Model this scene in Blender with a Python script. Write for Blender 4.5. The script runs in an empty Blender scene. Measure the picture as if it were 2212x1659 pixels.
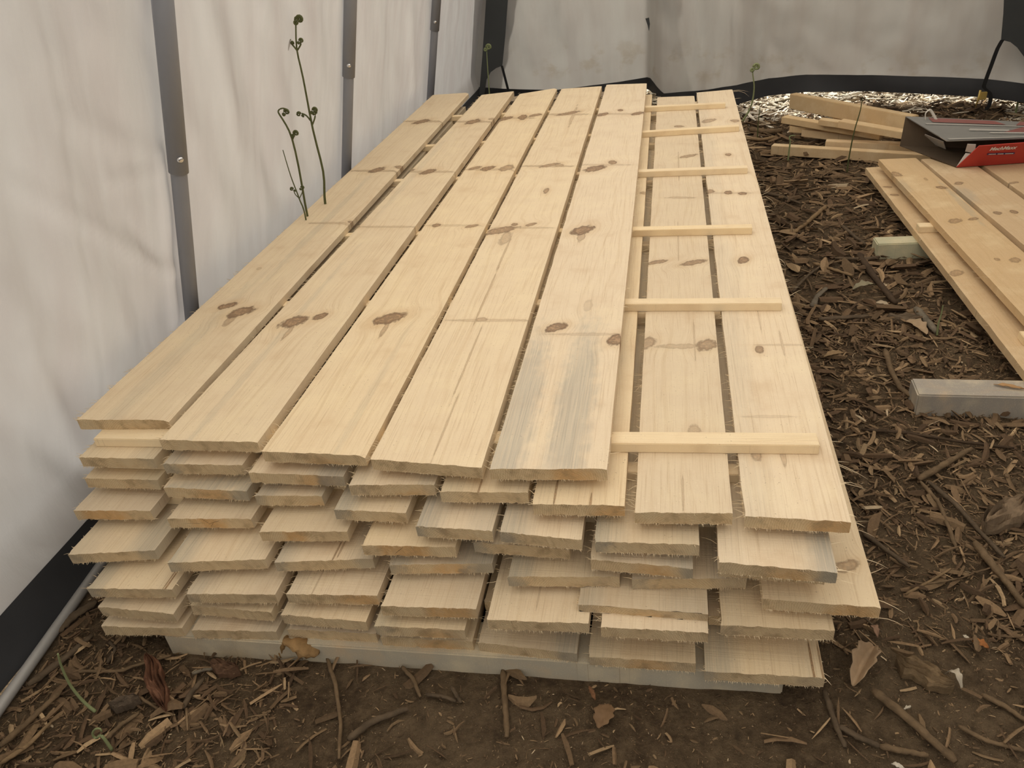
import bpy, bmesh, math, random
import numpy as np
from mathutils import Vector, Matrix, noise as mnoise

random.seed(7); rng = np.random.default_rng(7)
C = bpy.context.scene
COL = C.collection

# ------------------------------------------------------------------ camera
F_PX, PITCH, ROLL, YAW = 1702.277, 0.5525008, -0.11656857, 0.2302844
CAM_H = 1.352
cp, sp, cy_, sy_ = math.cos(PITCH), math.sin(PITCH), math.cos(YAW), math.sin(YAW)
FWD = Vector((-sy_*cp, cy_*cp, -sp)); _r = Vector((cy_, sy_, 0)); _u = _r.cross(FWD)
RIGHT = _r*math.cos(ROLL) + _u*math.sin(ROLL); UP = -_r*math.sin(ROLL) + _u*math.cos(ROLL)
CAM = Vector((0, 0, CAM_H))
cam = bpy.data.cameras.new('camera'); camo = bpy.data.objects.new('camera', cam); COL.objects.link(camo)
m = Matrix((RIGHT, UP, -FWD)).transposed().to_4x4(); m.translation = CAM; camo.matrix_world = m
cam.sensor_fit = 'HORIZONTAL'; cam.sensor_width = 36.0; cam.lens = F_PX/2212*36; cam.clip_start = .02
C.camera = camo

def ray(px, py): return FWD + RIGHT*((px-1106)/F_PX) - UP*((py-829.5)/F_PX)
def P(px, py, z=0.0):                        # where the sight line of a photo point meets height z
    d = ray(px, py); return CAM + d*((z-CAM_H)/d.z)
def PY(px, py, Y):                           # ... meets depth Y
    d = ray(px, py); return CAM + d*(Y/d.y)
LEAN, WX = .26, -1.51
def PW(px, py, off=0.0):                     # ... meets the leaning side wall x = WX + off + LEAN*z
    d = ray(px, py); t = (WX+off+LEAN*CAM_H)/(d.x-LEAN*d.z); return CAM + d*t

# ------------------------------------------------------------------ object helpers
def tag(o, label=None, cat=None, group=None, kind=None):
    if label: o['label'] = label
    if cat: o['category'] = cat
    if group: o['group'] = group
    if kind: o['kind'] = kind
    return o
def link(name, verts, faces, mats, parent=None, midx=None, smooth=False):
    me = bpy.data.meshes.new(name); me.from_pydata([tuple(v) for v in verts], [], faces)
    for mt in (mats if isinstance(mats, (list, tuple)) else [mats]): me.materials.append(mt)
    if midx is not None: me.polygons.foreach_set('material_index', midx)
    if smooth: me.polygons.foreach_set('use_smooth', [True]*len(me.polygons))
    me.update()
    o = bpy.data.objects.new(name, me); COL.objects.link(o)
    if parent: o.parent = parent
    return o
def empty(name, loc=(0, 0, 0)):
    o = bpy.data.objects.new(name, None); COL.objects.link(o); o.location = loc; o.empty_display_size = .05; return o
def nz(x, y=0., z=0.): return mnoise.noise(Vector((x, y, z)))

def tube_geo(pts, rad, n=8, jit=0., seed=0, flat=1.0, V=None, Fc=None, cap=True):
    V = [] if V is None else V; Fc = [] if Fc is None else Fc
    pts = [Vector(p) for p in pts]; base = len(V); k = len(pts)
    if not isinstance(rad, (list, tuple)): rad = [rad]*k
    ref = Vector((0, 0, 1))
    for i, p in enumerate(pts):
        t = (pts[min(i+1, k-1)]-pts[max(i-1, 0)]).normalized()
        if abs(t.dot(ref)) > .95: ref = Vector((1, 0, 0)) if abs(t.x) < .9 else Vector((0, 1, 0))
        a = t.cross(ref).normalized(); b = a.cross(t).normalized()
        for j in range(n):
            th = 2*math.pi*j/n; rr = rad[i]*(1+jit*nz(seed*7.3+i*.9, math.cos(th)*1.3, math.sin(th)*1.3))
            V.append(p + a*(rr*math.cos(th)) + b*(rr*flat*math.sin(th)))
    for i in range(k-1):
        for j in range(n):
            q = base+i*n; Fc.append((q+j, q+(j+1) % n, q+n+(j+1) % n, q+n+j))
    if cap:
        Fc.append(tuple(base+j for j in reversed(range(n)))); Fc.append(tuple(base+(k-1)*n+j for j in range(n)))
    return V, Fc
def tube(name, pts, rad, mat, parent=None, **kw):
    V, Fc = tube_geo(pts, rad, **kw); return link(name, V, Fc, mat, parent, smooth=True)
def resample(pts, n):
    pts = [Vector(p) for p in pts]; L = [0]
    for a, b in zip(pts, pts[1:]): L.append(L[-1]+(b-a).length)
    out = []
    for i in range(n):
        s = L[-1]*i/(n-1)
        for k in range(len(pts)-1):
            if s <= L[k+1]+1e-9:
                out.append(pts[k].lerp(pts[k+1], (s-L[k])/max(L[k+1]-L[k], 1e-9))); break
    return out
def smoothpath(pts, n=14):
    pts = [Vector(p) for p in pts]
    q = [pts[0]]+pts+[pts[-1]]; out = []; segs = len(pts)-1; per = max(2, n//segs)
    for i in range(segs):
        a, b, c, d = q[i:i+4]
        for k in range(per):
            t = k/per
            out.append(.5*((2*b)+(c-a)*t+(2*a-5*b+4*c-d)*t*t+(3*b-a-3*c+d)*t**3))
    out.append(pts[-1]); return out
def box_geo(size, bev=.002):
    bm = bmesh.new(); bmesh.ops.create_cube(bm, size=1.0)
    for v in bm.verts: v.co = Vector((v.co.x*size[0], v.co.y*size[1], v.co.z*size[2]))
    if bev: bmesh.ops.bevel(bm, geom=list(bm.edges), offset=bev, segments=2, affect='EDGES')
    V = [v.co.copy() for v in bm.verts]; bm.verts.index_update(); Fc = [tuple(v.index for v in f.verts) for f in bm.faces]; bm.free()
    return V, Fc

# ------------------------------------------------------------------ node helpers
class NT:
    def __init__(s, tree): s.t = tree; s.n = tree.nodes; s.l = tree.links
    def node(s, typ, **kw):
        x = s.n.new(typ)
        for k, v in kw.items(): setattr(x, k, v)
        return x
    def put(s, sock, v):
        if hasattr(v, 'is_output') or isinstance(v, bpy.types.NodeSocket): s.l.new(v, sock)
        elif v is not None:
            if isinstance(v, (tuple, list)) and len(v) == 3 and sock.type == 'RGBA': v = (*v, 1)
            sock.default_value = v
    def m(s, op, a, b=None, c=None, clamp=False):
        x = s.node('ShaderNodeMath', operation=op, use_clamp=clamp)
        for i, v in enumerate((a, b, c)):
            if v is not None: s.put(x.inputs[i], v)
        return x.outputs[0]
    def ss(s, v, a, b, x0=0., x1=1.):
        x = s.node('ShaderNodeMapRange', interpolation_type='SMOOTHSTEP')
        for i, q in enumerate((v, a, b, x0, x1)): s.put(x.inputs[i], q)
        return x.outputs[0]
    def xyz(s, x, y, z):
        n = s.node('ShaderNodeCombineXYZ')
        for i, q in enumerate((x, y, z)): s.put(n.inputs[i], q)
        return n.outputs[0]
    def sep(s, v):
        n = s.node('ShaderNodeSeparateXYZ'); s.put(n.inputs[0], v); return n.outputs
    def noise(s, vec, scale, detail=3., rough=.55, col=False, dist=0.):
        n = s.node('ShaderNodeTexNoise'); s.put(n.inputs['Vector'], vec)
        n.inputs['Scale'].default_value = scale; n.inputs['Detail'].default_value = detail
        n.inputs['Roughness'].default_value = rough; n.inputs['Distortion'].default_value = dist
        return n.outputs['Color' if col else 'Fac']
    def vm(s, op, a, b):
        n = s.node('ShaderNodeVectorMath', operation=op); s.put(n.inputs[0], a); s.put(n.inputs[1], b); return n.outputs[0]
    def mix(s, f, a, b, blend='MIX'):
        n = s.node('ShaderNodeMix', data_type='RGBA', blend_type=blend); s.put(n.inputs[0], f); s.put(n.inputs[6], a); s.put(n.inputs[7], b); return n.outputs[2]
    def bump(s, h, dist, strength=1.0):
        n = s.node('ShaderNodeBump'); n.inputs['Strength'].default_value = strength; n.inputs['Distance'].default_value = dist; s.put(n.inputs['Height'], h); return n.outputs[0]
    def bsdf(s, col, rough=.7, normal=None, spec=.3, metal=0.):
        b = s.node('ShaderNodeBsdfPrincipled'); s.put(b.inputs['Base Color'], col); s.put(b.inputs['Roughness'], rough)
        b.inputs['Specular IOR Level'].default_value = spec; b.inputs['Metallic'].default_value = metal
        if normal is not None: s.put(b.inputs['Normal'], normal)
        return b.outputs[0]
    def out(s, sh):
        o = s.node('ShaderNodeOutputMaterial'); s.l.new(sh, o.inputs[0])
def material(name):
    mt = bpy.data.materials.new(name); mt.use_nodes = True; mt.node_tree.nodes.clear(); return mt, NT(mt.node_tree)
def plain(name, col, rough=.6, spec=.3, metal=0., var=.15, scale=40):
    mt, t = material(name); tc = t.node('ShaderNodeTexCoord').outputs['Object']
    f = t.noise(tc, scale); c2 = tuple(c*(1-var) for c in col)
    t.out(t.bsdf(t.mix(f, c2, col), rough, t.bump(f, .001, .3), spec, metal)); return mt

# -------- a knot as a node group: soft elliptic core with rings, and how far the grain bends around it
def make_knot_group():
    g = bpy.data.node_groups.new('knot_shape', 'ShaderNodeTree'); t = NT(g)
    for nm in ('x', 'y', 'cx', 'cy', 'rx', 'ry', 'slant', 'wob'):
        g.interface.new_socket(nm, in_out='INPUT', socket_type='NodeSocketFloat')
    for nm in ('core', 'ring', 'halo', 'warp'):
        g.interface.new_socket(nm, in_out='OUTPUT', socket_type='NodeSocketFloat')
    i = t.node('NodeGroupInput').outputs; o = t.node('NodeGroupOutput')
    dx = t.m('SUBTRACT', i['x'], i['cx']); dy0 = t.m('SUBTRACT', i['y'], i['cy'])
    dy = t.m('SUBTRACT', dy0, t.m('MULTIPLY', dx, i['slant']))
    a = t.m('DIVIDE', dx, i['rx']); b = t.m('DIVIDE', dy, i['ry'])
    d = t.m('SQRT', t.m('ADD', t.m('MULTIPLY', a, a), t.m('MULTIPLY', b, b)))
    d = t.m('ADD', d, i['wob'])
    t.put(o.inputs['core'], t.ss(d, 1.05, .8))
    t.put(o.inputs['ring'], t.m('MULTIPLY', t.ss(d, .55, .95), t.ss(d, 1.2, .98)))
    t.put(o.inputs['halo'], t.ss(d, 2.6, .8))
    t.put(o.inputs['warp'], t.m('MULTIPLY', t.m('MULTIPLY', dx, -.75), t.m('EXPONENT', t.m('MULTIPLY', t.m('MULTIPLY', d, d), -.22))))
    return g
KNOT = make_knot_group()

# object colour carries: R seed, G stain near the low-x edge, B stain near the high-x edge, alpha tone
def wood_face(name, knots=(), stains=(), light=(.775, .63, .43), dark=(.60, .43, .245), rough_sawn=1.0):
    mt, t = material(name)
    tc = t.node('ShaderNodeTexCoord').outputs['Object']; oi = t.node('ShaderNodeObjectInfo')
    s = t.sep(tc); seed = t.m('MULTIPLY', oi.outputs['Random'], 57.0); ch = t.node('ShaderNodeSeparateColor'); t.put(ch.inputs[0], oi.outputs['Color'])
    x, y, z = s[0], s[1], s[2]
    wob = t.m('MULTIPLY', t.m('SUBTRACT', t.noise(t.xyz(t.m('MULTIPLY', x, 60.), t.m('MULTIPLY', y, 30.), seed), 1., 2., .5), .5), 1.0)
    core = ring = halo = None; xw = x
    for (cx, cy, rx, ry, sl, stg) in knots:
        g = t.node('ShaderNodeGroup', node_tree=KNOT)
        for nm, v in (('x', x), ('y', y), ('cx', cx), ('cy', cy), ('rx', rx), ('ry', ry), ('slant', sl), ('wob', wob)): t.put(g.inputs[nm], v)
        c_, r_, h_ = (t.m('MULTIPLY', g.outputs[q], stg) for q in ('core', 'ring', 'halo'))
        if stg > .5: xw = t.m('ADD', xw, g.outputs['warp'])
        core = c_ if core is None else t.m('MAXIMUM', core, c_); ring = r_ if ring is None else t.m('MAXIMUM', ring, r_); halo = h_ if halo is None else t.m('MAXIMUM', halo, h_)
    # growth rings cut lengthwise: slow wander along the board, fine streaks
    wander = t.noise(t.xyz(t.m('MULTIPLY', xw, 3.5), t.m('MULTIPLY', y, 1.1), seed), 1., 2., .5)
    u = t.m('ADD', xw, t.m('MULTIPLY', t.m('SUBTRACT', wander, .5), .16))
    mott = t.noise(t.vm('ADD', tc, t.xyz(seed, seed, seed)), 9., 4., .6)
    lines = t.noise(t.xyz(t.m('MULTIPLY', u, 95.), t.m('MULTIPLY', y, .9), seed), 1., 3., .6)
    lines = t.m('MULTIPLY', t.ss(lines, .47, .74), t.ss(mott, .3, .65, .45, 1.))
    fine = t.noise(t.xyz(t.m('MULTIPLY', xw, 380.), t.m('MULTIPLY', y, 6.), seed), 1., 2., .6)
    speck = t.noise(tc, 420., 2., .7)
    col = t.mix(t.m('MULTIPLY', lines, .42), light, dark)
    col = t.mix(t.m('MULTIPLY', t.ss(fine, .5, .78), .48), col, (.50, .345, .19))
    col = t.mix(t.m('MULTIPLY', t.ss(mott, .45, .75), .38), col, (.87, .73, .48))
    col = t.mix(t.m('MULTIPLY', t.ss(mott, .48, .22), .5), col, (.62, .45, .275))
    col = t.mix(t.m('MULTIPLY', t.ss(speck, .58, .76), .5), col, (.93, .82, .60))
    # dirt specks
    dirt = t.noise(t.xyz(t.m('MULTIPLY', x, 260.), t.m('MULTIPLY', y, 190.), seed), 1., 2., .6)
    col = t.mix(t.m('MULTIPLY', t.ss(dirt, .66, .78), t.m('MULTIPLY', t.ss(mott, .35, .62), .75)), col, (.25, .16, .09))
    # blue-grey sap stain along the edges
    sn = t.noise(t.xyz(t.m('MULTIPLY', x, 14.), t.m('MULTIPLY', y, 2.2), seed), 1., 4., .6)
    wv = t.node('ShaderNodeValue'); wv.label = 'board_width'; wv.outputs[0].default_value = .185
    el = t.ss(t.m('ADD', x, t.m('MULTIPLY', t.m('SUBTRACT', sn, .5), .09)), .075, .01)
    er = t.ss(t.m('ADD', t.m('SUBTRACT', wv.outputs[0], x), t.m('MULTIPLY', t.m('SUBTRACT', sn, .5), .09)), .07, .01)
    st = t.m('ADD', t.m('MULTIPLY', el, ch.outputs[1]), t.m('MULTIPLY', er, ch.outputs[2]), clamp=True)
    for (cx, cy, rx, ry, sl, stg) in stains:
        g = t.node('ShaderNodeGroup', node_tree=KNOT)
        for nm, v in (('x', x), ('y', y), ('cx', cx), ('cy', cy), ('rx', rx), ('ry', ry), ('slant', sl), ('wob', t.m('MULTIPLY', wob, 1.6))): t.put(g.inputs[nm], v)
        st = t.m('MAXIMUM', st, t.m('MULTIPLY', t.m('POWER', g.outputs['halo'], 1.5), stg))
    st = t.m('MULTIPLY', st, t.ss(fine, .15, .75, .45, 1.0))
    col = t.mix(t.m('MULTIPLY', st, .8), col, (.36, .345, .285))
    h = t.m('ADD', t.m('MULTIPLY', fine, .5), t.m('MULTIPLY', speck, .5))
    # saw marks across the board
    saw = t.noise(t.xyz(t.m('MULTIPLY', x, 4.), t.m('MULTIPLY', y, 330.), seed), 1., 1., .5)
    h = t.m('ADD', h, t.m('MULTIPLY', saw, .8))
    if core is not None:
        kr = t.noise(t.xyz(t.m('MULTIPLY', x, 130.), t.m('MULTIPLY', y, 130.), seed), 1., 3., .6)
        col = t.mix(t.m('MULTIPLY', halo, .38), col, (.58, .39, .20))
        col = t.mix(t.m('MULTIPLY', core, t.ss(kr, .1, .55, .55, .95)), col, t.mix(t.ss(kr, .3, .7), (.17, .105, .06), (.46, .30, .17)))
        col = t.mix(t.m('MULTIPLY', t.m('MULTIPLY', ring, t.ss(kr, .25, .6)), .75), col, (.12, .07, .04))
    tone = t.ss(oi.outputs['Alpha'], 0., 1., .80, 1.06)
    warm = t.m('SUBTRACT', ch.outputs[0], .5)
    col = t.mix(1.0, col, t.xyz(t.m('ADD', tone, t.m('MULTIPLY', warm, .03)), tone, t.m('SUBTRACT', tone, t.m('MULTIPLY', warm, .10))), 'MULTIPLY')
    t.out(t.bsdf(col, .75, t.bump(h, .0012*rough_sawn, .6), .25)); return mt

def wood_end(name, heart=None, cracks=()):
    mt, t = material(name)
    tc = t.node('ShaderNodeTexCoord').outputs['Object']; oi = t.node('ShaderNodeObjectInfo')
    s = t.sep(tc); rnd = oi.outputs['Random']; seed = t.m('MULTIPLY', rnd, 57.)
    ch = t.node('ShaderNodeSeparateColor'); t.put(ch.inputs[0], oi.outputs['Color'])
    x, z = s[0], s[2]
    r2 = t.m('FRACT', t.m('MULTIPLY', rnd, 13.7)); r3 = t.m('FRACT', t.m('MULTIPLY', rnd, 41.3))
    cx = t.m('ADD', .03, t.m('MULTIPLY', r2, .13)); cz = t.m('SUBTRACT', -.004, t.m('MULTIPLY', r3, .06))
    nn = t.noise(t.xyz(t.m('MULTIPLY', x, 22.), seed, t.m('MULTIPLY', z, 40.)), 1., 3., .6)
    dx = t.m('SUBTRACT', x, cx); dz = t.m('SUBTRACT', z, cz)
    d = t.m('ADD', t.m('SQRT', t.m('ADD', t.m('MULTIPLY', dx, dx), t.m('MULTIPLY', dz, dz))), t.m('MULTIPLY', nn, .012))
    rings = t.m('ADD', .5, t.m('MULTIPLY', t.m('SINE', t.m('MULTIPLY', d, 1500.)), .5))
    fz = t.noise(tc, 700., 2., .7); big = t.noise(t.vm('ADD', tc, t.xyz(seed, seed, seed)), 26., 3., .6)
    slash = t.noise(t.xyz(t.m('MULTIPLY', t.m('ADD', x, z), 300.), seed, t.m('MULTIPLY', t.m('SUBTRACT', x, z), 60.)), 1., 2., .6)
    col = t.mix(t.m('MULTIPLY', rings, .38), (.78, .60, .36), (.52, .34, .165))
    hrt = t.m('MULTIPLY', t.ss(d, .075, .03), t.ss(r2, .35, .75)) if heart is None else t.m('MULTIPLY', t.ss(t.m('ADD', t.m('ABSOLUTE', t.m('SUBTRACT', x, heart[0])), t.m('MULTIPLY', nn, .02)), heart[1]+.02, heart[1]-.01), 1.15)
    col = t.mix(t.m('MULTIPLY', hrt, .55), col, (.70, .38, .13))
    col = t.mix(t.m('MULTIPLY', t.ss(big, .45, .75), .40), col, (.80, .66, .42))
    col = t.mix(t.m('MULTIPLY', t.ss(big, .50, .28), .6), col, (.38, .26, .14))
    col = t.mix(t.m('MULTIPLY', t.ss(slash, .5, .75), .25), col, (.42, .29, .16))
    el = t.ss(t.m('ADD', x, t.m('MULTIPLY', t.m('SUBTRACT', big, .5), .08)), .05, .0)
    er = t.ss(t.m('ADD', t.m('SUBTRACT', .185, x), t.m('MULTIPLY', t.m('SUBTRACT', big, .5), .08)), .05, .0)
    st = t.m('ADD', t.m('MULTIPLY', el, ch.outputs[1]), t.m('MULTIPLY', er, ch.outputs[2]), clamp=True)
    col = t.mix(t.m('MULTIPLY', st, .7), col, (.33, .32, .27))
    for (qx, qz, rx, rz, sl) in cracks:
        g = t.node('ShaderNodeGroup', node_tree=KNOT)
        for nm, v in (('x', x), ('y', z), ('cx', qx), ('cy', qz), ('rx', rx), ('ry', rz), ('slant', sl), ('wob', t.m('MULTIPLY', t.m('SUBTRACT', fz, .5), .6))): t.put(g.inputs[nm], v)
        col = t.mix(t.m('MULTIPLY', g.outputs['core'], .9), col, (.10, .06, .03))
    t.out(t.bsdf(col, .9, t.bump(t.m('ADD', fz, slash), .0025, .8), .15)); return mt

M = {}
M['wood'] = wood_face('rough_pine')
M['wood_old'] = wood_face('older_pine', light=(.62, .44, .25), dark=(.44, .28, .14))
M['end'] = wood_end('pine_end_grain')
ENDS = {(3, 1): wood_end('heart_end_star_crack', (.095, .045), [(.087, .020, .010, .0007, -.9), (.108, .017, .016, .0006, .35), (.100, .009, .006, .0006, 1.2), (.06, .013, .03, .0003, .02)]),
        (3, 3): wood_end('heart_end_diagonal_check', (.085, .055), [(.075, .014, .012, .0007, 1.0), (.105, .015, .004, .0004, -2.)]),
        (3, 0): wood_end('heart_end_rounds', (.07, .06)), (3, 2): wood_end('heart_end_offset', (.075, .03)),
        (5, 3): wood_end('heart_end_low', (.14, .05))}
M['sticker'] = wood_face('planed_pine', light=(.82, .66, .42), dark=(.70, .51, .29), rough_sawn=.25)
M['offcut'] = wood_face('offcut_pine', light=(.66, .48, .27), dark=(.50, .32, .16), rough_sawn=.3)
M['grey_timber'] = wood_face('weathered_grey_timber', light=(.36, .325, .27), dark=(.25, .22, .18), rough_sawn=.6)
M['green_timber'] = wood_face('treated_green_timber', light=(.50, .49, .34), dark=(.38, .37, .25), rough_sawn=.4)
M['white_timber'] = wood_face('pale_timber', light=(.47, .425, .335), dark=(.37, .33, .255), rough_sawn=.4)
M['fibre'] = plain('pale_wood_fibre', (.86, .70, .46), .8)
M['steel'] = plain('grey_painted_steel', (.27, .28, .31), .5, .4, 0., .12, 12)
M['pipe'] = plain('galvanised_pipe', (.40, .39, .37), .5, .5, .2, .2, 30)
M['screw'] = plain('bright_zinc', (.75, .75, .75), .25, .5, 1.0, .1)
M['hem'] = plain('dark_tarp_webbing', (.042, .043, .046), .6, .3, 0., .35, 9)
M['trim'] = plain('charcoal_webbing', (.060, .064, .064), .7, .3, 0., .2, 9)
M['strap'] = plain('black_strap', (.015, .015, .015), .6)
M['brass'] = plain('brass_buckle', (.55, .40, .12), .4, .5, .4)
M['green'] = plain('fern_green', (.115, .125, .045), .6, .3, 0., .4, 60)
M['green_pale'] = plain('pale_fern_green', (.30, .34, .16), .6, .3, 0., .3, 60)
M['card_red'] = plain('red_card', (.50, .055, .040), .5, .35, 0., .12, 6)
M['card_grey'] = plain('grey_printed_card', (.235, .23, .21), .45, .4, 0., .18, 8)
M['card_print_red'] = plain('red_print', (.27, .10, .085), .45, .4, 0., .15, 12)
M['card_print_pale'] = plain('pale_print', (.42, .40, .36), .45, .4, 0., .15, 12)
M['card_raw'] = plain('pale_raw_card', (.62, .58, .52), .8, .2)
M['card_inside'] = plain('shaded_brown_card_inside', (.115, .085, .058), .9, .1)  # kraft brown darkened: shadow inside the open box is put into the colour
M['ink_white'] = plain('white_ink', (.85, .83, .80), .5)
M['ink_blue'] = plain('navy_ink', (.055, .045, .13), .5)
M['white_plastic'] = plain('white_plastic', (.70, .66, .58), .4)

def tinted(name, rough=.85, var=.5, scale=35., stretch=(1, 1, 1), bump=.004):
    mt, t = material(name); tc = t.node('ShaderNodeTexCoord').outputs['Object']; oi = t.node('ShaderNodeObjectInfo')
    f = t.noise(t.vm('MULTIPLY', tc, stretch), scale, 4., .65); g = t.noise(tc, 190., 2., .6)
    k = t.m('ADD', 1-var/2, t.m('MULTIPLY', t.m('SUBTRACT', f, .5), var*2.2))
    col = t.mix(1.0, oi.outputs['Color'], t.xyz(k, k, k), 'MULTIPLY')
    t.out(t.bsdf(col, rough, t.bump(t.m('ADD', f, t.m('MULTIPLY', g, .4)), bump, .7), .2)); return mt
M['bark'] = tinted('bark_and_dead_wood')
M['leaf'] = tinted('dry_leaf', .7, .35, 20., bump=.002)

def chips_material():
    mt, t = material('wood_mulch'); a = t.node('ShaderNodeAttribute', attribute_name='tint')
    tc = t.node('ShaderNodeTexCoord').outputs['Object']; f = t.noise(tc, 160., 3., .6)
    col = t.mix(1.0, a.outputs['Color'], t.mix(f, (.55, .55, .55), (1.3, 1.25, 1.15)), 'MULTIPLY')
    t.out(t.bsdf(col, .85, t.bump(f, .002, .6), .2)); return mt
M['chips'] = chips_material()

def ground_material():
    mt, t = material('dark_soil'); tc = t.node('ShaderNodeTexCoord').outputs['Object']
    a = t.noise(tc, 3., 5., .65); b = t.noise(tc, 40., 5., .7); c = t.noise(tc, 260., 3., .7)
    col = t.mix(t.ss(a, .35, .65), (.072, .048, .028), (.125, .088, .052))
    col = t.mix(t.m('MULTIPLY', t.ss(b, .42, .7), .65), col, (.18, .128, .075))
    col = t.mix(t.m('MULTIPLY', t.ss(b, .48, .25), .6), col, (.035, .024, .015))
    col = t.mix(t.m('MULTIPLY', t.ss(c, .66, .74), .55), col, (.34, .27, .175))
    sp = t.noise(tc, 520., 1., .6)
    col = t.mix(t.m('MULTIPLY', t.ss(sp, .745, .79), .8), col, (.72, .60, .42))
    h = t.m('ADD', t.m('MULTIPLY', b, 1.), t.m('MULTIPLY', c, .35))
    t.out(t.bsdf(col, .95, t.bump(h, .016, 1.), .12)); return mt
M['ground'] = ground_material()

def tarp_material(name, dif, trans, trans_col, stains=False):
    mt, t = material(name); tc = t.node('ShaderNodeTexCoord').outputs['Object']; s = t.sep(tc)
    weave = t.noise(t.vm('MULTIPLY', tc, (300., 300., 40.)), 1., 2., .6); weave2 = t.noise(t.vm('MULTIPLY', tc, (40., 40., 300.)), 1., 2., .6)
    wr = t.noise(t.vm('MULTIPLY', tc, (4., 4., 1.0)), 1.0, 2.5, .45, dist=.3); wr2 = t.noise(t.vm('MULTIPLY', tc, (1., 1., .45)), 13., 2., .5, dist=.5)
    cl = t.noise(t.vm('MULTIPLY', tc, (7., 7., 1.2)), 1., 3., .5)
    col = t.mix(t.m('MULTIPLY', t.ss(cl, .35, .7), 1.0), dif, tuple(min(1, q*w) for q, w in zip(dif, (.90, .86, .845))))
    tcol = t.mix(t.m('MULTIPLY', t.ss(cl, .3, .7), .6), trans_col, tuple(q*w for q, w in zip(trans_col, (.95, .91, .92))))
    if stains:
        sn = t.noise(t.vm('MULTIPLY', tc, (5., 5., 7.)), 1., 4., .6)
        mk = t.m('MULTIPLY', t.ss(sn, .52, .68), t.m('MULTIPLY', t.ss(s[2], .46, .25), t.ss(s[2], .1, .2)))
        col = t.mix(t.m('MULTIPLY', mk, .35), col, (.33, .25, .15)); tcol = t.mix(t.m('MULTIPLY', mk, .35), tcol, (.3, .22, .13))
    h = t.m('ADD', t.m('ADD', t.m('MULTIPLY', wr, 1.), t.m('MULTIPLY', wr2, .10)), t.m('MULTIPLY', t.m('ADD', weave, weave2), .006))
    nb = t.bump(h, .034, .7)
    d = t.node('ShaderNodeBsdfDiffuse'); t.put(d.inputs[0], col); t.put(d.inputs['Normal'], nb)
    tr = t.node('ShaderNodeBsdfTranslucent'); t.put(tr.inputs[0], tcol); t.put(tr.inputs['Normal'], nb)
    mx = t.node('ShaderNodeMixShader'); mx.inputs[0].default_value = trans; t.l.new(d.outputs[0], mx.inputs[1]); t.l.new(tr.outputs[0], mx.inputs[2])
    gl = t.node('ShaderNodeBsdfGlossy'); gl.inputs['Roughness'].default_value = .45; t.put(gl.inputs['Normal'], nb)
    m2 = t.node('ShaderNodeMixShader'); m2.inputs[0].default_value = .03; t.l.new(mx.outputs[0], m2.inputs[1]); t.l.new(gl.outputs[0], m2.inputs[2])
    t.out(m2.outputs[0]); return mt
M['tarp'] = tarp_material('white_tarp', (.60, .59, .57), .28, (.52, .507, .488))
M['tarp_back'] = tarp_material('white_tarp_end', (.54, .53, .495), .26, (.42, .405, .365), True)
M['tarp_roof'] = tarp_material('white_tarp_roof', (.80, .78, .74), .55, (.92, .89, .84))

# ------------------------------------------------------------------ ground
MD1, MD2 = P(1885, 249), P(2088, 250)
def gh(x, y):
    h = -.010 + .010*nz(x*2.3, y*2.3) + .006*nz(x*9, y*9, 3) + .003*nz(x*27, y*27, 5)
    if y > 4.4:
        for (mx, my, r, a) in ((MD1.x, MD1.y, .22, .075), (MD2.x, MD2.y, .20, .07), ((MD1.x+MD2.x)/2, (MD1.y+MD2.y)/2, .14, .03)):
            h += a*math.exp(-((x-mx)**2+(y-my)**2*2.2)/r**2)*(1+.5*nz(x*16, y*16))
    return h
xs = np.concatenate([np.linspace(-14, -1.7, 12), np.arange(-1.64, 2.6, .026), np.linspace(2.7, 16, 12)])
ys = np.concatenate([np.linspace(-8, .4, 10), np.arange(.45, 3.0, .022), np.arange(3.0, 7.2, .04), np.linspace(7.4, 30, 14)])
V = [(x, y, gh(x, y)) for y in ys for x in xs]; nx = len(xs)
Fc = [(j*nx+i, j*nx+i+1, (j+1)*nx+i+1, (j+1)*nx+i) for j in range(len(ys)-1) for i in range(nx-1)]
tag(link('ground', V, Fc, M['ground'], smooth=True), kind='structure')

# ------------------------------------------------------------------ boards
def fibres_geo(n, edge_fn, seed, lmin, lmax, V, Fc, r0=.0006, droop=.6):
    rr = random.Random(seed)
    for _ in range(n):
        p, out = edge_fn(rr); L = lmin+(lmax-lmin)*rr.random()**3
        d = (out + Vector((rr.uniform(-.5, .5), rr.uniform(-.9, .5), rr.uniform(-.3, .5)))).normalized()
        q = [p]; cur = Vector((rr.uniform(-.5, .5), rr.uniform(-.5, .5), -rr.random()*droop))
        for _k in range(3):
            q.append(q[-1]+d*(L/3)); d = (d+cur*.45).normalized()
        w = r0*(.7+.8*rr.random())
        tube_geo(q, [w, w*.9, w*.6, w*.15], n=3, V=V, Fc=Fc, cap=False)

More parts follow.
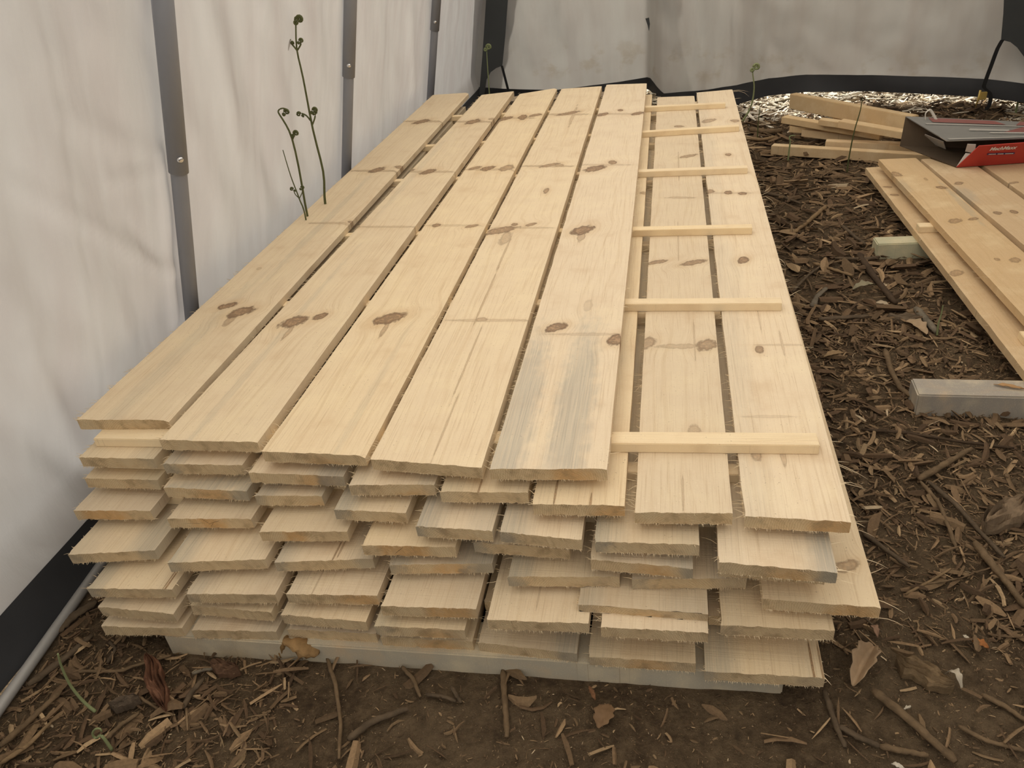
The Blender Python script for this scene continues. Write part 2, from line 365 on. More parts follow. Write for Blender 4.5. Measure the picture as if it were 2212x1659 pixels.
def board(name, FL, FR, BL, BR, t=.027, face=None, endm=None, seed=0, fuzz=70, rfuzz=10, wane=0., tone=.6, stl=0., str_=0., ragged=1.0, nseg=46, long_f=.02, endfuzz=90, cup=0., curls=0):
    FL, FR, BL, BR = map(Vector, (FL, FR, BL, BR)); rr = random.Random(seed*31+5)
    ydir = ((BL-FL)+(BR-FR)); ydir.z = 0; ydir.normalize(); xdir = Vector((ydir.y, -ydir.x, 0))
    org = FL - Vector((0, 0, t)); L = .5*((BL-FL).length+(BR-FR).length)
    def loc(p): q = Vector(p)-org; return (q.dot(xdir), q.dot(ydir))
    (xfl, yfl), (xfr, yfr), (xbl, ybl), (xbr, ybr) = map(loc, (FL, FR, BL, BR))
    nc = 22; V, Fc, mi = [], [], []
    ss_ = [0, .0012, .004] + [.004+(1-.004)*((i+1)/nseg) for i in range(nseg)]
    for k, s in enumerate(ss_):
        xl = xfl+(xbl-xfl)*s; xr = xfr+(xbr-xfr)*s; Lm = s*L
        jl = .0022*ragged*nz(Lm*14+seed, 1)+.0011*ragged*nz(Lm*60, seed); jr = .0010*nz(Lm*6+seed, 4)
        if k < 3: jl += .0015*ragged*rr.uniform(-1, 1)
        for side in (1, 0):
            for c in range(nc):
                f = c/(nc-1); f2 = f if side else 1-f
                x = xl+jl+(xr+jr-xl-jl)*f2; y = (yfl+(yfr-yfl)*f2)*(1-s)+(ybl+(ybr-ybl)*f2)*s
                z = t if side else 0.0
                z += cup*(4*f2*(1-f2))*.004
                if k == 0:
                    y += .0014*rr.uniform(-1, 1)+.0012*nz(f2*7, seed)
                    if not side: z -= max(0, .0018*rr.uniform(-.6, 1)); y += .0012
                if side and wane and f2 > .93: z -= wane*(f2-.93)/.07
                if side and f2 in (0., 1.): z -= .001
                V.append((x, y, z))
    R = 2*nc
    for k in range(len(ss_)-1):
        for c in range(R):
            a = k*R+c; b = k*R+(c+1) % R; Fc.append((a, a+R, b+R, b)); mi.append(0)
    for c in range(nc-1):                                         # both sawn ends
        a, b = c, c+1; d, e = R-1-c, R-2-c
        Fc.append((a, b, e, d)); mi.append(1)
        q = (len(ss_)-1)*R; Fc.append((q+d, q+e, q+b, q+a)); mi.append(1)
    o = link(name, V, Fc, [face or M['wood'], endm or M['end']], midx=mi)
    o.location = org; o.rotation_euler = (0, 0, math.atan2(-xdir.y*-1, xdir.x)); o.color = (rr.random(), stl, str_, tone)
    w = xfr-xfl
    if fuzz or rfuzz or endfuzz:
        FV, FF = [], []
        def e_left(r):
            s = r.random()**1.5; top = r.random() < .8
            return Vector((xfl+(xbl-xfl)*s, yfl+s*L, t-.001 if top else .001)), Vector((-1, 0, .1))
        def e_right(r):
            s = r.random()**1.5; return Vector((xfr+(xbr-xfr)*s, yfr+s*L, .001+(t-.002)*(r.random() < .4))), Vector((1, 0, 0))
        def e_end(r):
            f = r.random(); low = r.random() < .75
            return Vector((xfl+w*f, yfl+(yfr-yfl)*f+.001, .0005 if low else t-.0008)), Vector((r.uniform(-.4, .4), -.8, -.7 if low else .1))
        fibres_geo(fuzz, e_left, seed, .004, long_f, FV, FF); fibres_geo(rfuzz, e_right, seed+1, .004, long_f*1.4, FV, FF)
        if curls: fibres_geo(curls, e_right, seed+9, .03, .10, FV, FF, r0=.0007, droop=1.2)
        fibres_geo(endfuzz, e_end, seed+2, .0015, .007, FV, FF, r0=.00036)
        tag(link('edge_fibres', FV, FF, M['fibre'], o), label='pale frayed fibres along the sawn edges', kind='stuff')
    return o

PITCH_Z, ZT0, T = .05, .422, .027
BT = {0: [((165, 907), (362, 907)), ((344, 950), (556, 955)), ((565, 975), (787, 984)), ((800, 992), (1040, 1010)), ((1058, 1013), (1311, 1013))],
1: [((170, 988), (331, 991)), ((352, 1002), (522, 1005)), ((536, 1021), (741, 1029)), ((753, 1048), (938, 1047)), ((951, 1062), (1140, 1064)), ((1150, 1089), (1349, 1092)), ((1372, 1107), (1583, 1109)), ((1609, 1115), (1839, 1128))],
2: [((181, 1033), (339, 1037)), ((353, 1053), (532, 1061)), ((550, 1071), (695, 1071)), ((720, 1101), (876, 1108)), ((898, 1137), (1063, 1147)), ((1080, 1149), (1256, 1166)), ((1285, 1170), (1511, 1177)), ((1554, 1214), (1810, 1237))],
3: [((159, 1103), (324, 1103)), ((361, 1120), (542, 1121)), ((559, 1149), (749, 1148)), ((782, 1178), (983, 1182)), ((1022, 1171), (1230, 1187)), ((1275, 1208), (1497, 1228)), ((1553, 1222), (1784, 1241))],
4: [((146, 1198), (333, 1189)), ((361, 1216), (572, 1208)), ((591, 1215), (805, 1207)), ((840, 1220), (1063, 1217)), ((1097, 1246), (1338, 1246)), ((1365, 1251), (1613, 1249)), ((1649, 1294), (1903, 1313))],
5: [((188, 1271), (371, 1273)), ((401, 1283), (594, 1284)), ((619, 1283), (814, 1287)), ((823, 1309), (1028, 1316)), ((1051, 1339), (1271, 1347)), ((1297, 1354), (1530, 1367)), ((1558, 1350), (1804, 1362))],
6: [((211, 1311), (374, 1326)), ((410, 1308), (585, 1323)), ((606, 1328), (790, 1343)), ((808, 1352), (1003, 1361)), None, None, None],
7: [((217, 1353), (392, 1357)), ((414, 1361), (596, 1364)), ((622, 1359), (811, 1369)), ((823, 1376), (1020, 1386)), ((1033, 1388), (1246, 1412)), ((1272, 1418), (1503, 1433)), ((1523, 1450), (1782, 1465))]}
BACK0 = [((935, 205), (1012, 200)), ((1040, 205), (1110, 197)), ((1122, 203), (1203, 190)), ((1213, 192), (1300, 186)), ((1310, 183), (1397, 180))]
BACK1 = {6: ((1420, 210), (1500, 207)), 7: ((1505, 200), (1582, 193))}
# knots seen on the upper faces: (px, py, half width, half height, strength[, lean])
KN = {(0, 0): [(493, 660, 17, 7, 1), (520, 674, 24, 11, 1), (497, 692, 9, 12, .5), (815, 367, 14, 5, 1), (910, 263, 15, 4, 1), (868, 358, 12, 3, .8), (765, 475, 12, 3, .7), (560, 580, 5, 3, .3)],
(0, 1): [(636, 695, 26, 12, 1), (622, 718, 9, 16, .5), (690, 684, 14, 8, 1), (925, 371, 14, 5, 1), (884, 367, 11, 3, .8), (1022, 263, 14, 5, 1), (1066, 257, 10, 2, .6), (770, 490, 8, 3, .5)],
(0, 2): [(842, 688, 30, 12, 1), (830, 712, 10, 16, .55), (942, 487, 8, 4, .9), (1021, 488, 14, 3, .8), (1026, 363, 12, 3, .9), (1053, 364, 13, 5, 1), (1094, 363, 14, 6, .7), (1086, 257, 18, 4, 1), (1129, 253, 10, 5, 1), (1156, 249, 13, 3, .9), (980, 487, 60, 2, .25)],
(0, 3): [(1080, 498, 33, 7, .85), (1092, 515, 12, 14, .4), (1112, 485, 7, 3, .9), (1146, 485, 12, 3, .8), (1186, 357, 22, 3, .8), (1208, 357, 10, 3, .6), (1180, 412, 6, 6, .8), (1227, 245, 22, 3, .9), (1238, 250, 6, 22, .35), (1040, 690, 12, 4, .5), (1090, 545, 4, 40, .42), (1050, 640, 4, 60, .40), (1010, 780, 4, 80, .40), (965, 915, 4, 70, .40)],
(0, 4): [(1202, 707, 20, 9, 1), (1329, 734, 18, 12, 1), (1258, 497, 23, 9, 1), (1255, 512, 8, 10, .5), (1285, 364, 22, 6, 1), (1322, 351, 9, 4, .9), (1303, 247, 12, 3, 1), (1340, 238, 6, 2, 1), (1377, 245, 14, 3, 1), (1270, 660, 10, 12, .2)],
(1, 5): [(1201, 1060, 1.5, 26, .8, 0), (1276, 1082, 2, 18, .8, 0), (1385, 733, 9, 8, .8), (1390, 417, 10, 3, .6)],
(1, 6): [(1420, 566, 22, 4, .8), (1498, 567, 28, 5, .8), (1487, 337, 18, 3, .7), (1466, 273, 10, 2, .7), (1470, 427, 30, 2, .35), (1398, 741, 20, 12, .6), (1525, 745, 22, 12, .7), (1465, 748, 50, 5, .35), (1465, 520, 3, 40, .3), (1466, 360, 3, 30, .3), (1500, 735, 4, 40, .3), (1500, 930, 14, 12, .4), (1475, 1060, 3, 40, .35)],
(1, 7): [(1605, 562, 13, 7, 1), (1573, 334, 6, 3, .9), (1533, 413, 10, 4, .8), (1573, 416, 9, 4, 1), (1604, 418, 9, 3, 1), (1587, 261, 10, 3, .7), (1530, 261, 16, 4, .6), (1640, 756, 9, 8, .8), (1690, 745, 5, 30, .3), (1634, 985, 12, 13, .5), (1692, 985, 10, 22, .4), (1640, 690, 4, 30, .3), (1660, 900, 60, 3, .2)],
(4, 6): [(1830, 1223, 28, 13, .6)], (7, 6): [(1755, 1440, 1.5, 50, 1, 0), (1773, 1435, 1, 45, .8, 0)], (5, 0): [(364, 1262, 1.5, 40, 1, 0), (371, 1245, 1.2, 30, .8, 0)], (1, 4): [(1037, 1050, 1.5, 28, .8, 0)], (5, 2): [(690, 1250, 1, 30, .3, 0)], (4, 2): [(728, 1190, 1, 24, .8, 0), (738, 1185, 1, 20, .6, 0)], (5, 4): [(1165, 1280, 2, 40, .3, 0)]}
ST = {(0, 4): [(1115, 900, 26, 120, .8), (1095, 980, 22, 60, .8), (1240, 880, 26, 130, .75), (1280, 800, 10, 40, .5)],
(0, 0): [(380, 770, 12, 120, .3), (700, 480, 10, 70, .35)], (0, 1): [(575, 760, 10, 160, .3), (900, 370, 8, 60, .25)], (0, 2): [(800, 850, 10, 120, .22)], (2, 1): [(440, 1050, 90, 14, .8)], (2, 4): [(912, 1125, 18, 30, .8)], (2, 7): [(1790, 1180, 28, 60, .9)], (5, 5): []}
STE = {(1, 1): (.8, .2), (1, 2): (0, .9), (1, 3): (.4, .5), (1, 4): (.4, .3), (2, 0): (.1, .5), (2, 1): (.2, .9), (2, 2): (.7, .9), (2, 3): (.9, .2), (2, 4): (.9, .4), (2, 5): (.8, .2), (2, 6): (.9, .3), (2, 7): (.2, 1.), (3, 0): (.2, .1), (3, 4): (.9, .1), (3, 5): (.1, .9),
(4, 0): (.5, .8), (4, 1): (.9, .2), (4, 2): (.8, .7), (4, 3): (.8, .9), (4, 4): (.9, .3), (4, 5): (.7, .5), (7, 4): (.2, .9), (1, 0): (.2, .5), (5, 4): (.1, .1), (6, 0): (.4, .2), (5, 0): (.9, .2), (5, 1): (.5, .1), (6, 3): (.7, .2), (7, 1): (.2, .4), (7, 6): (.9, .3), (7, 5): (.5, .2)}
LOOK = {(0, 0): 'long top board with paired knots and worn corner', (0, 1): 'long top board with one large tailed knot', (0, 2): 'long top board with single big central knot', (0, 3): 'long top board with a reddish lengthwise pith streak', (0, 4): 'long top board with grey-blue stained front end',
(1, 5): 'board half covered by the grey-stained top board', (1, 6): 'bare-faced board between half-covered board and outermost board', (1, 7): 'outermost board with fuzzy inner edge and splintered corner', (4, 6): 'board jutting out widest past the others with brown scar', (2, 1): 'dark grey-stained board end', (2, 2): 'narrowest short board end stained at both corners', (3, 1): 'board end with star-shaped heart crack', (3, 3): 'orange-hearted board end with diagonal check', (7, 6): 'lowest outer board split along its free edge', (5, 0): 'board with split flake along inner edge', (2, 7): 'board with dark stained outer corner over wide scarred board', (7, 4): 'bottom board with dark patched end over pale bearer'}
ORD = ['first', 'second', 'third', 'fourth', 'fifth', 'sixth', 'seventh', 'eighth']
LAY = ['top layer', 'second layer', 'third layer', 'fourth layer', 'fifth layer', 'sixth layer', 'seventh layer', 'bottom layer']

for (k_, lst) in {(0, 0): [(812, 369, 58, 2, .45, 0), (915, 262, 46, 2, .45, 0), (735, 482, 75, 2, .35, 0)], (0, 1): [(930, 371, 56, 2, .4, 0), (1022, 263, 46, 2, .4, 0), (830, 490, 72, 2, .3, 0)], (0, 2): [(1052, 366, 56, 2, .35, 0), (1110, 255, 48, 2, .35, 0)], (0, 3): [(1182, 359, 58, 2, .4, 0), (1228, 247, 48, 2, .4, 0), (1125, 492, 66, 2, .3, 0), (1050, 692, 90, 3, .3, 0)], (0, 4): [(1300, 356, 60, 2, .25, 0), (1335, 246, 52, 2, .3, 0), (1270, 722, 80, 3, .25, 0)], (1, 7): [(1690, 745, 60, 2, .25, 0), (1570, 417, 55, 2, .25, 0)]}.items():
    KN[k_] = KN[k_]+lst
def to_local(o, p):
    c, s = math.cos(o[2]), math.sin(o[2]); dx, dy = p.x-o[0], p.y-o[1]; return (dx*c+dy*s, -dx*s+dy*c)
def marks(lst, z, frame, lo=.004):
    out = []
    for k in lst:
        px, py, hw, hh, stg = k[:5]
        c = to_local(frame, P(px, py, z)); e = to_local(frame, P(px+hw, py, z)); f = to_local(frame, P(px, py-hh, z)); g = to_local(frame, P(px, py+hh, z))
        rx = max(abs(e[0]-c[0]), lo if hw >= 3 else .0011); ry = max(abs(f[1]-g[1])/2, lo)
        tilt = k[5] if len(k) > 5 else (.17 if hw >= 12 and hh < 20 and stg >= .6 else 0.)
        if hh > 15 and hw < 12: rx = max(rx*.55, .002)
        e2 = to_local(frame, P(px+hw, py-tilt*hw, z)); sl = (e2[1]-c[1])/max(e2[0]-c[0], 1e-4) if hh < 20 else 0.
        if tilt: ry *= .95
        out.append((c[0], c[1], rx, ry, sl, stg))
    return out

layer_x = {}
for k in BT:
    z = ZT0-PITCH_Z*k; prev = None; rr = random.Random(100+k); layer_x[k] = []
    for i, q in enumerate(BT[k]):
        hidden = q is None
        if hidden:
            ref = {4: (-.37, -.18), 5: (-.145, .05), 6: (.08, .275)}[i]; FL = Vector((ref[0], 1.10, z)); FR = Vector((ref[1], 1.10, z))
        else: FL = P(*q[0], z); FR = P(*q[1], z)
        if k == 0: BL, BR = (P(*b, z) for b in BACK0[i])
        elif (k, i) in ((1, 6), (1, 7)): BL, BR = (P(*b, z) for b in BACK1[i])
        else:
            yb = 4.44+rr.uniform(-.04, .05); drift = rr.uniform(-.008, .008)
            if k == 4 and i == 6: drift = -.012
            if k == 1 and i == 5: drift = -.015
            BL = Vector((FL.x+drift, yb, z)); BR = Vector((FR.x+drift, yb+rr.uniform(-.01, .01), z))
        rot = None
        ydir = ((BL-FL)+(BR-FR)); ydir.normalize(); ang = math.atan2(-ydir.x, ydir.y)
        frame = (FL.x, FL.y, ang)
        key = (k, i); face = None
        if key in KN or ST.get(key):
            face = wood_face('pine_board_%d_%d' % key, marks(KN.get(key, ()), z, frame), marks(ST.get(key, ()), z, frame))
            wn = [n for n in face.node_tree.nodes if n.label == 'board_width'][0]; wn.outputs[0].default_value = (FR-FL).length
        se = STE.get(key, (0, 0) if k == 0 else (rr.choice([0, 0, .15, .3]), rr.choice([0, 0, .1])))
        t = T
        o = board('pine_board', FL, FR, BL, BR, T, face, ENDS.get(key), seed=k*10+i+1, fuzz=0 if hidden else (260 if k < 2 else 90), rfuzz=0 if hidden else (46 if i == len(BT[k])-1 else 8),
                  endfuzz=0 if hidden else 160, curls={(4, 6): 16, (2, 7): 10, (3, 6): 8, (1, 7): 7}.get(key, 0), wane=.006 if key in ((0, 0), (0, 2)) else 0., tone=rr.uniform(.5, .95), stl=se[0], str_=se[1], long_f=.034 if key in ((1, 7), (1, 6), (4, 6), (3, 6), (2, 7)) else .022)
        if hidden: tag(o, 'rough pine board set back inside the seventh layer of the stack', 'board', 'recessed boards of the seventh layer')
        else:
            lb = LOOK.get(key)
            if lb is None: lb = '%spine board end' % ('grey-stained ' if sum(se) > .9 else 'rough-sawn ')
            pos = ', %s, %s from the side tarp' % (LAY[k], ORD[i])
            lab = (lb+pos).split()
            if len(lab) > 16: lab = (lb+', %s' % LAY[k]).split()
            tag(o, ' '.join(lab), 'board', 'pine boards of the big stickered stack')
        layer_x[k].append((FL.x, FR.x))

# thin loose plank wedged above the sixth layer
zt = ZT0-PITCH_Z*5+.0205
FL, FR = P(1249, 1305, zt), P(1530, 1327, zt)
tag(board('loose_plank', FL, FR, FL+Vector((0, .19, 0)), FR+Vector((0, .19, 0)), .020, None, None, seed=301, fuzz=14, rfuzz=2, endfuzz=60, nseg=8, stl=.5, str_=.3, tone=.5),
    'thin wide plank with dark end smudges wedged loose above the sixth layer', 'plank')

# ------------------------------------------------------------------ stickers
def bar(name, A, B, w, h, mat, seed=0, bev=.0015, tone=.7, col=None, twist=0.):
    """square bar from A to B (points on its centre line at its lower face), w across, h high"""
    A, B = Vector(A), Vector(B); d = B-A; L = d.length
    V, Fc = box_geo((w, L, h), bev)
    V = [v+Vector((0, L/2, h/2)) for v in V]
    o = link(name, V, Fc, mat); q = d.to_track_quat('Y', 'Z')
    o.rotation_mode = 'QUATERNION'; o.rotation_quaternion = q; o.location = A
    o.color = col or (random.random(), 0, 0, tone)
    return o
# gap below the top layer: the seven strips whose free ends stick out on the uncovered boards
SH = PITCH_Z-T
sy = [((-1.291, 1.288), (.288, 1.318)), ((-1.30, 1.955), (.287, 1.925)), ((-1.30, 2.50), (.257, 2.452)), ((-1.30, 3.10), (.290, 3.060)), ((-1.30, 3.60), (.300, 3.652)), ((-1.30, 4.17), (.266, 4.078))]
nm = ['nearest the front ends', 'second from the front ends, split free end', 'third from the front, small knot', 'fourth from the front ends', 'fifth from the front ends', 'sixth from the front, beside the back ends']
for i, ((x0, y0), (x1, y1)) in enumerate(sy):
    w = .042 if i == 0 else .034
    o = bar('sticker_strip', (x0, y0, ZT0-PITCH_Z), (x1, y1, ZT0-PITCH_Z), w, SH-.0005, M['sticker'], tone=.9)
    tag(o, 'pale sticker strip across the uncovered boards, '+nm[i], 'sticker', 'sticker strips under the top layer')
for k in range(1, 7):
    rr = random.Random(500+k)
    xs_ = layer_x[k]; xe = xs_[-1][1]
    for i, y in enumerate((1.285, 1.94, 2.48, 3.08, 3.63, 4.15)):
        x0 = xs_[0][0]+rr.uniform(.01, .05); x1 = min(xe, layer_x[k+1][-1][1])-rr.uniform(.02, .06); yy = y+rr.uniform(-.03, .03)
        o = bar('sticker_strip', (x0, yy, ZT0-PITCH_Z*(k+1)), (x1, yy+rr.uniform(-.02, .02), ZT0-PITCH_Z*(k+1)), .036, SH-.0005, M['sticker'], tone=.7)
        if i == 0: tag(o, 'front sticker strip hidden between the %s and %s of boards' % (LAY[k], LAY[k+1].replace(' layer', ' layer')), 'sticker', 'inner sticker strips')
        else: tag(o, 'inner sticker strip seen only through board gaps deep in the stack', 'sticker', 'deep sticker strips of the stack')
# bearers
b0, b1 = P(366, 1402), P(1690, 1492)
o = bar('stack_bearer', (b0.x, b0.y+.045, -.03), (b1.x, b1.y+.045, -.03), .09, .0745, M['white_timber'], bev=.003, tone=.8)
tag(o, 'pale timber bearer under the front ends of the bottom boards', 'bearer')
for y in (2.6, 4.1):
    o = bar('stack_bearer', (-1.15, y, -.03), (.24, y, -.03), .09, .0745, M['white_timber'], bev=.003); tag(o, 'timber bearer deep beneath the board stack, out of reach', 'bearer', 'bearers under the stack')

# ------------------------------------------------------------------ second, lower board pile
zA, zB = .085, .137
def p2(name, FLp, FRp, BLp, BRp, z, label, seed, ks=(), ss=(), yfront=None, **kw):
    o = None
    FL, FR, BL, BR = FLp, FRp, BLp, BRp
    yd = ((BL-FL)+(BR-FR)).normalized(); fr = (FL.x, FL.y, math.atan2(-yd.x, yd.y))
    face = wood_face('pile_board_%d' % seed, marks(ks, z, fr), marks(ss, z, fr), light=(.64, .46, .265), dark=(.47, .31, .155))
    o = board(name, FL, FR, BL, BR, T, face, None, seed=seed, nseg=30, **kw); tag(o, label, 'board', 'boards of the low pile'); return o
def line_at(a, b, y): f = (y-a.y)/(b.y-a.y); return a.lerp(b, f)
a0, a1 = P(1870, 362, zA), P(2212, 800, zA)
L_ = line_at(a0, a1, 1.95); w = .185
p2('pine_board', L_, L_+Vector((w, .01, 0)), a0, a0+Vector((w, .01, 0)), zA, 'lower board of the small pile, its edge bare along the mulch', 401,
   ks=[(1918, 404, 9, 2, .8), (1933, 421, 9, 2, .8), (2065, 590, 16, 6, .6)], fuzz=60, rfuzz=0, endfuzz=20, tone=.6)
p2('pine_board', L_+Vector((.21, 0, 0)), L_+Vector((.40, 0, 0)), a0+Vector((.21, .02, 0)), a0+Vector((.40, .02, 0)), zA, 'lower pile board covered by the knotty board above it', 402, fuzz=0, rfuzz=0, endfuzz=10)
p2('pine_board', L_+Vector((.43, 0, 0)), L_+Vector((.62, 0, 0)), a0+Vector((.43, .02, 0)), a0+Vector((.62, .02, 0)), zA, 'lower pile board underneath the cardboard box side', 403, fuzz=0, rfuzz=0, endfuzz=10)
c0, c1 = P(1898, 344, zB), P(2212, 682, zB); d0, d1 = P(1979, 341, zB), P(2212, 545, zB)
Fl, Fr = line_at(c0, c1, 2.0), line_at(d0, d1, 2.0)
p2('pine_board', Fl, Fr, c0, d0, zB, 'upper pile board with blue streaks, frayed edge above the mulch', 404,
   ks=[(1937, 376, 10, 5, .7), (2034, 405, 11, 3, .9), (2063, 477, 16, 5, .7), (2103, 473, 12, 3, .8), (2153, 560, 6, 3, .7), (2192, 562, 14, 5, .6), (2000, 387, 4, 3, .5)], ss=[(2070, 430, 8, 25, .6), (1950, 400, 8, 10, .4), (2090, 455, 6, 20, .5)], fuzz=70, rfuzz=0, endfuzz=20, tone=.75, long_f=.03)
e0, e1 = P(1987, 344, zB), P(2212, 532, zB); f0, f1 = P(2075, 340, zB), P(2212, 438, zB)
p2('pine_board', line_at(e0, e1, 2.0)+Vector((.006, 0, 0)), line_at(e0, e1, 2.0)+Vector((.2, 0, 0)), e0+Vector((.006, 0, 0)), e0+Vector((.19, .02, 0)), zB, 'upper pile board running under the open end of the box', 405,
   ks=[(2071, 396, 12, 3, .8), (2155, 460, 9, 4, .8), (2190, 458, 9, 4, .9)], ss=[(2085, 420, 14, 12, .6)], fuzz=10, rfuzz=0, endfuzz=20, tone=.7)
g0 = e0+Vector((.215, .01, 0)); gF = line_at(e0, e1, 2.0)+Vector((.225, 0, 0))
p2('pine_board', gF, gF+Vector((.2, 0, 0)), g0, g0+Vector((.19, .0, 0)), zB, 'upper pile board beneath the red box front', 406, ks=[(2190, 395, 12, 2, .7)], fuzz=10, rfuzz=0, endfuzz=20, tone=.55)
g1 = g0+Vector((.215, 0, 0)); gF1 = gF+Vector((.22, 0, 0))
p2('pine_board', gF1, gF1+Vector((.2, 0, 0)), g1, g1+Vector((.2, 0, 0)), zB, 'upper pile board farthest over, mostly under the box', 407, fuzz=0, rfuzz=0, endfuzz=10, tone=.5)
s0 = P(1981, 482, zA+.025); 
for y, lab in ((s0.y-.018, 'short sticker end poking out between the two pile layers'), (3.75, 'back sticker strip between the two pile layers'), (2.25, 'front sticker strip between the two pile layers')):
    o = bar('sticker_strip', (s0.x if y < 3.5 and y > 2.5 else 1.02, y, zA), (1.62, y, zA), .045, .0245, M['sticker'], tone=.8); tag(o, lab, 'sticker')
q0, q1 = P(1890, 520, .055), P(1986, 512, .055)
o = bar('pile_bearer', (q0.x, q0.y-.005, -.03), (1.7, q0.y+.02, -.03), .075, .0875, M['green_timber'], bev=.004); tag(o, 'greenish treated timber bearer under the middle of the low pile', 'bearer')
q0 = P(1975, 836, .055)
o = bar('pile_bearer', (q0.x, q0.y, -.03), (1.7, q0.y-.03, -.03), .09, .0875, M['grey_timber'], bev=.004); tag(o, 'weathered grey timber bearer at the near end of the low pile', 'bearer')
o = bar('pile_bearer', (1.0, 3.82, -.03), (1.7, 3.82, -.03), .09, .0875, M['grey_timber'], bev=.004); tag(o, 'dark bearer under the far end of the low pile', 'bearer')

# ------------------------------------------------------------------ offcut heap behind the low pile
OFF = [((1668, 322), (2010, 338), .028, .05, .05, 'pointed offcut lying nearest on the mulch, splintered tip'),
       ((1783, 312), (2010, 320), .050, .05, .045, 'stub offcut just above the splintered one, blunt broken end'),
       ((1735, 285), (1900, 303), .045, .05, .04, 'offcut end in the heap middle, pale square end'),
       ((1707, 277), (1930, 290), .060, .05, .035, 'orange-tinted offcut end low in the heap'),
       ((1693, 257), (1905, 293), .105, .055, .035, 'grey-sided offcut lying uppermost toward the big stack'),
       ((1771, 262), (1960, 287), .130, .055, .03, 'short offcut resting over the grey-sided offcut'),
       ((1815, 266), (2010, 300), .150, .06, .035, 'broad-faced offcut sloping down into the box shadow'),
       ((1800, 255), (1985, 268), .100, .06, .03, 'thin offcut tucked below the raised brown beam'),
       ((1920, 318), (2030, 325), .045, .05, .04, 'dull offcut stub shadowed by the box')]
for i, (a, b, z, w, h, lab) in enumerate(OFF):
    A, B = P(*a, z), P(*b, max(.04, z*.8)); A.z = z-h*.5; B.z = max(.002, z*.8-h*.5)
    o = bar('offcut', A, B, w, h, M['offcut'], bev=.002, tone=.5+.4*random.random()); tag(o, lab, 'offcut', 'offcuts heaped behind the low pile')
A, B = P(1712, 222, .13), P(1975, 272, .16)
o = bar('offcut', (A.x, A.y, .10), (B.x, B.y, .125), .05, .085, M['offcut'], bev=.003, tone=.4); tag(o, 'reddish brown beam offcut lying across the back of the heap', 'offcut', 'offcuts heaped behind the low pile')

# ------------------------------------------------------------------ cardboard box
bz0, bz1 = zB+.004, zB+.115
bx = empty('cardboard_box', P(2068, 361, bz0)); inv = bx.location.copy()
def bl(v): return Vector(v)-inv
tBL, tFL = P(1956, 252, bz1+.03), P(2045, 305, bz1)          # top panel, free end
tFM = P(2115, 315, bz1-.004); bFL = P(2066, 361, bz0)
ex = (P(2212, 351, bz0)-bFL).normalized()
LEN = .62
tBR = tBL+(P(2212, 264, bz1+.02)-tBL).normalized()*(LEN+.12); tFR = tFM+(P(2212, 308, bz1-.004)-tFM).normalized()*(LEN-.05); bFR = bFL+ex*LEN
bBL, bBR = Vector((tBL.x-.01, tBL.y-.02, bz0+.01)), Vector((tBR.x, tBR.y, bz0+.01))
def panel(name, quad, mat, parent, th=.004, extra=(), mats=(), label=None):
    q = [bl(v) for v in quad]; n = (q[1]-q[0]).cross(q[2]-q[0]).normalized()
    def uv(u, v): return q[0].lerp(q[1], u).lerp(q[3].lerp(q[2], u), v)
    g = 9; V = [uv(i/(g-1), j/(g-1))+n*(th/2*sg) for sg in (1, -1) for j in range(g) for i in range(g)]; Fc = []; G2 = g*g
    for j in range(g-1):
        for i in range(g-1): a = j*g+i; Fc.append((a, a+1, a+g+1, a+g)); Fc.append((G2+a+g, G2+a+g+1, G2+a+1, G2+a))
    for i in range(g-1):
        for a, b in ((i, i+1), ((g-1)*g+i+1, (g-1)*g+i), ((i+1)*g, i*g), (i*g+g-1, (i+1)*g+g-1)): Fc.append((b, a, G2+a, G2+b))
    mi = [0]*len(Fc)
    for (poly, mid) in extra:
        b = len(V); V += [uv(*p)+n*(th/2+.0025) for p in poly]; Fc.append(tuple(range(b, b+len(poly)))); mi.append(mid)
    return link(name, V, Fc, [mat]+list(mats), parent, midx=mi)
panel('top_panel', [tFL, tFR, tBR, tBL], M['card_grey'], bx, extra=[
    ([(.10, .75), (.50, .72), (.48, .93), (.12, .95)], 1), ([(.40, .30), (.95, .10), (.95, .62), (.60, .66)], 1), ([(.55, .70), (.95, .72), (.95, .95), (.62, .95)], 1),
    ([(.04, .64), (.62, .60), (.62, .655), (.04, .69)], 2), ([(.22, .38), (.44, .34), (.46, .44), (.25, .48)], 2), ([(.30, .24), (.52, .20), (.54, .28), (.33, .31)], 2), ([(.56, .74), (.70, .70), (.72, .75), (.58, .80)], 2), ([(.02, .02), (.9, .02), (.9, .06), (.02, .07)], 2)],
    mats=[M['card_print_red'], M['card_print_pale']])
fp = panel('front_panel', [bFL, bFR, tFR, tFM], M['card_red'], bx)
panel('back_panel', [bBR, bBL, tBL, tBR], M['card_inside'], bx); panel('bottom_panel', [bBL, bBR, bFR, bFL], M['card_inside'], bx, th=.003)
panel('far_end_panel', [bFR, bBR, tBR, tFR], M['card_grey'], bx)
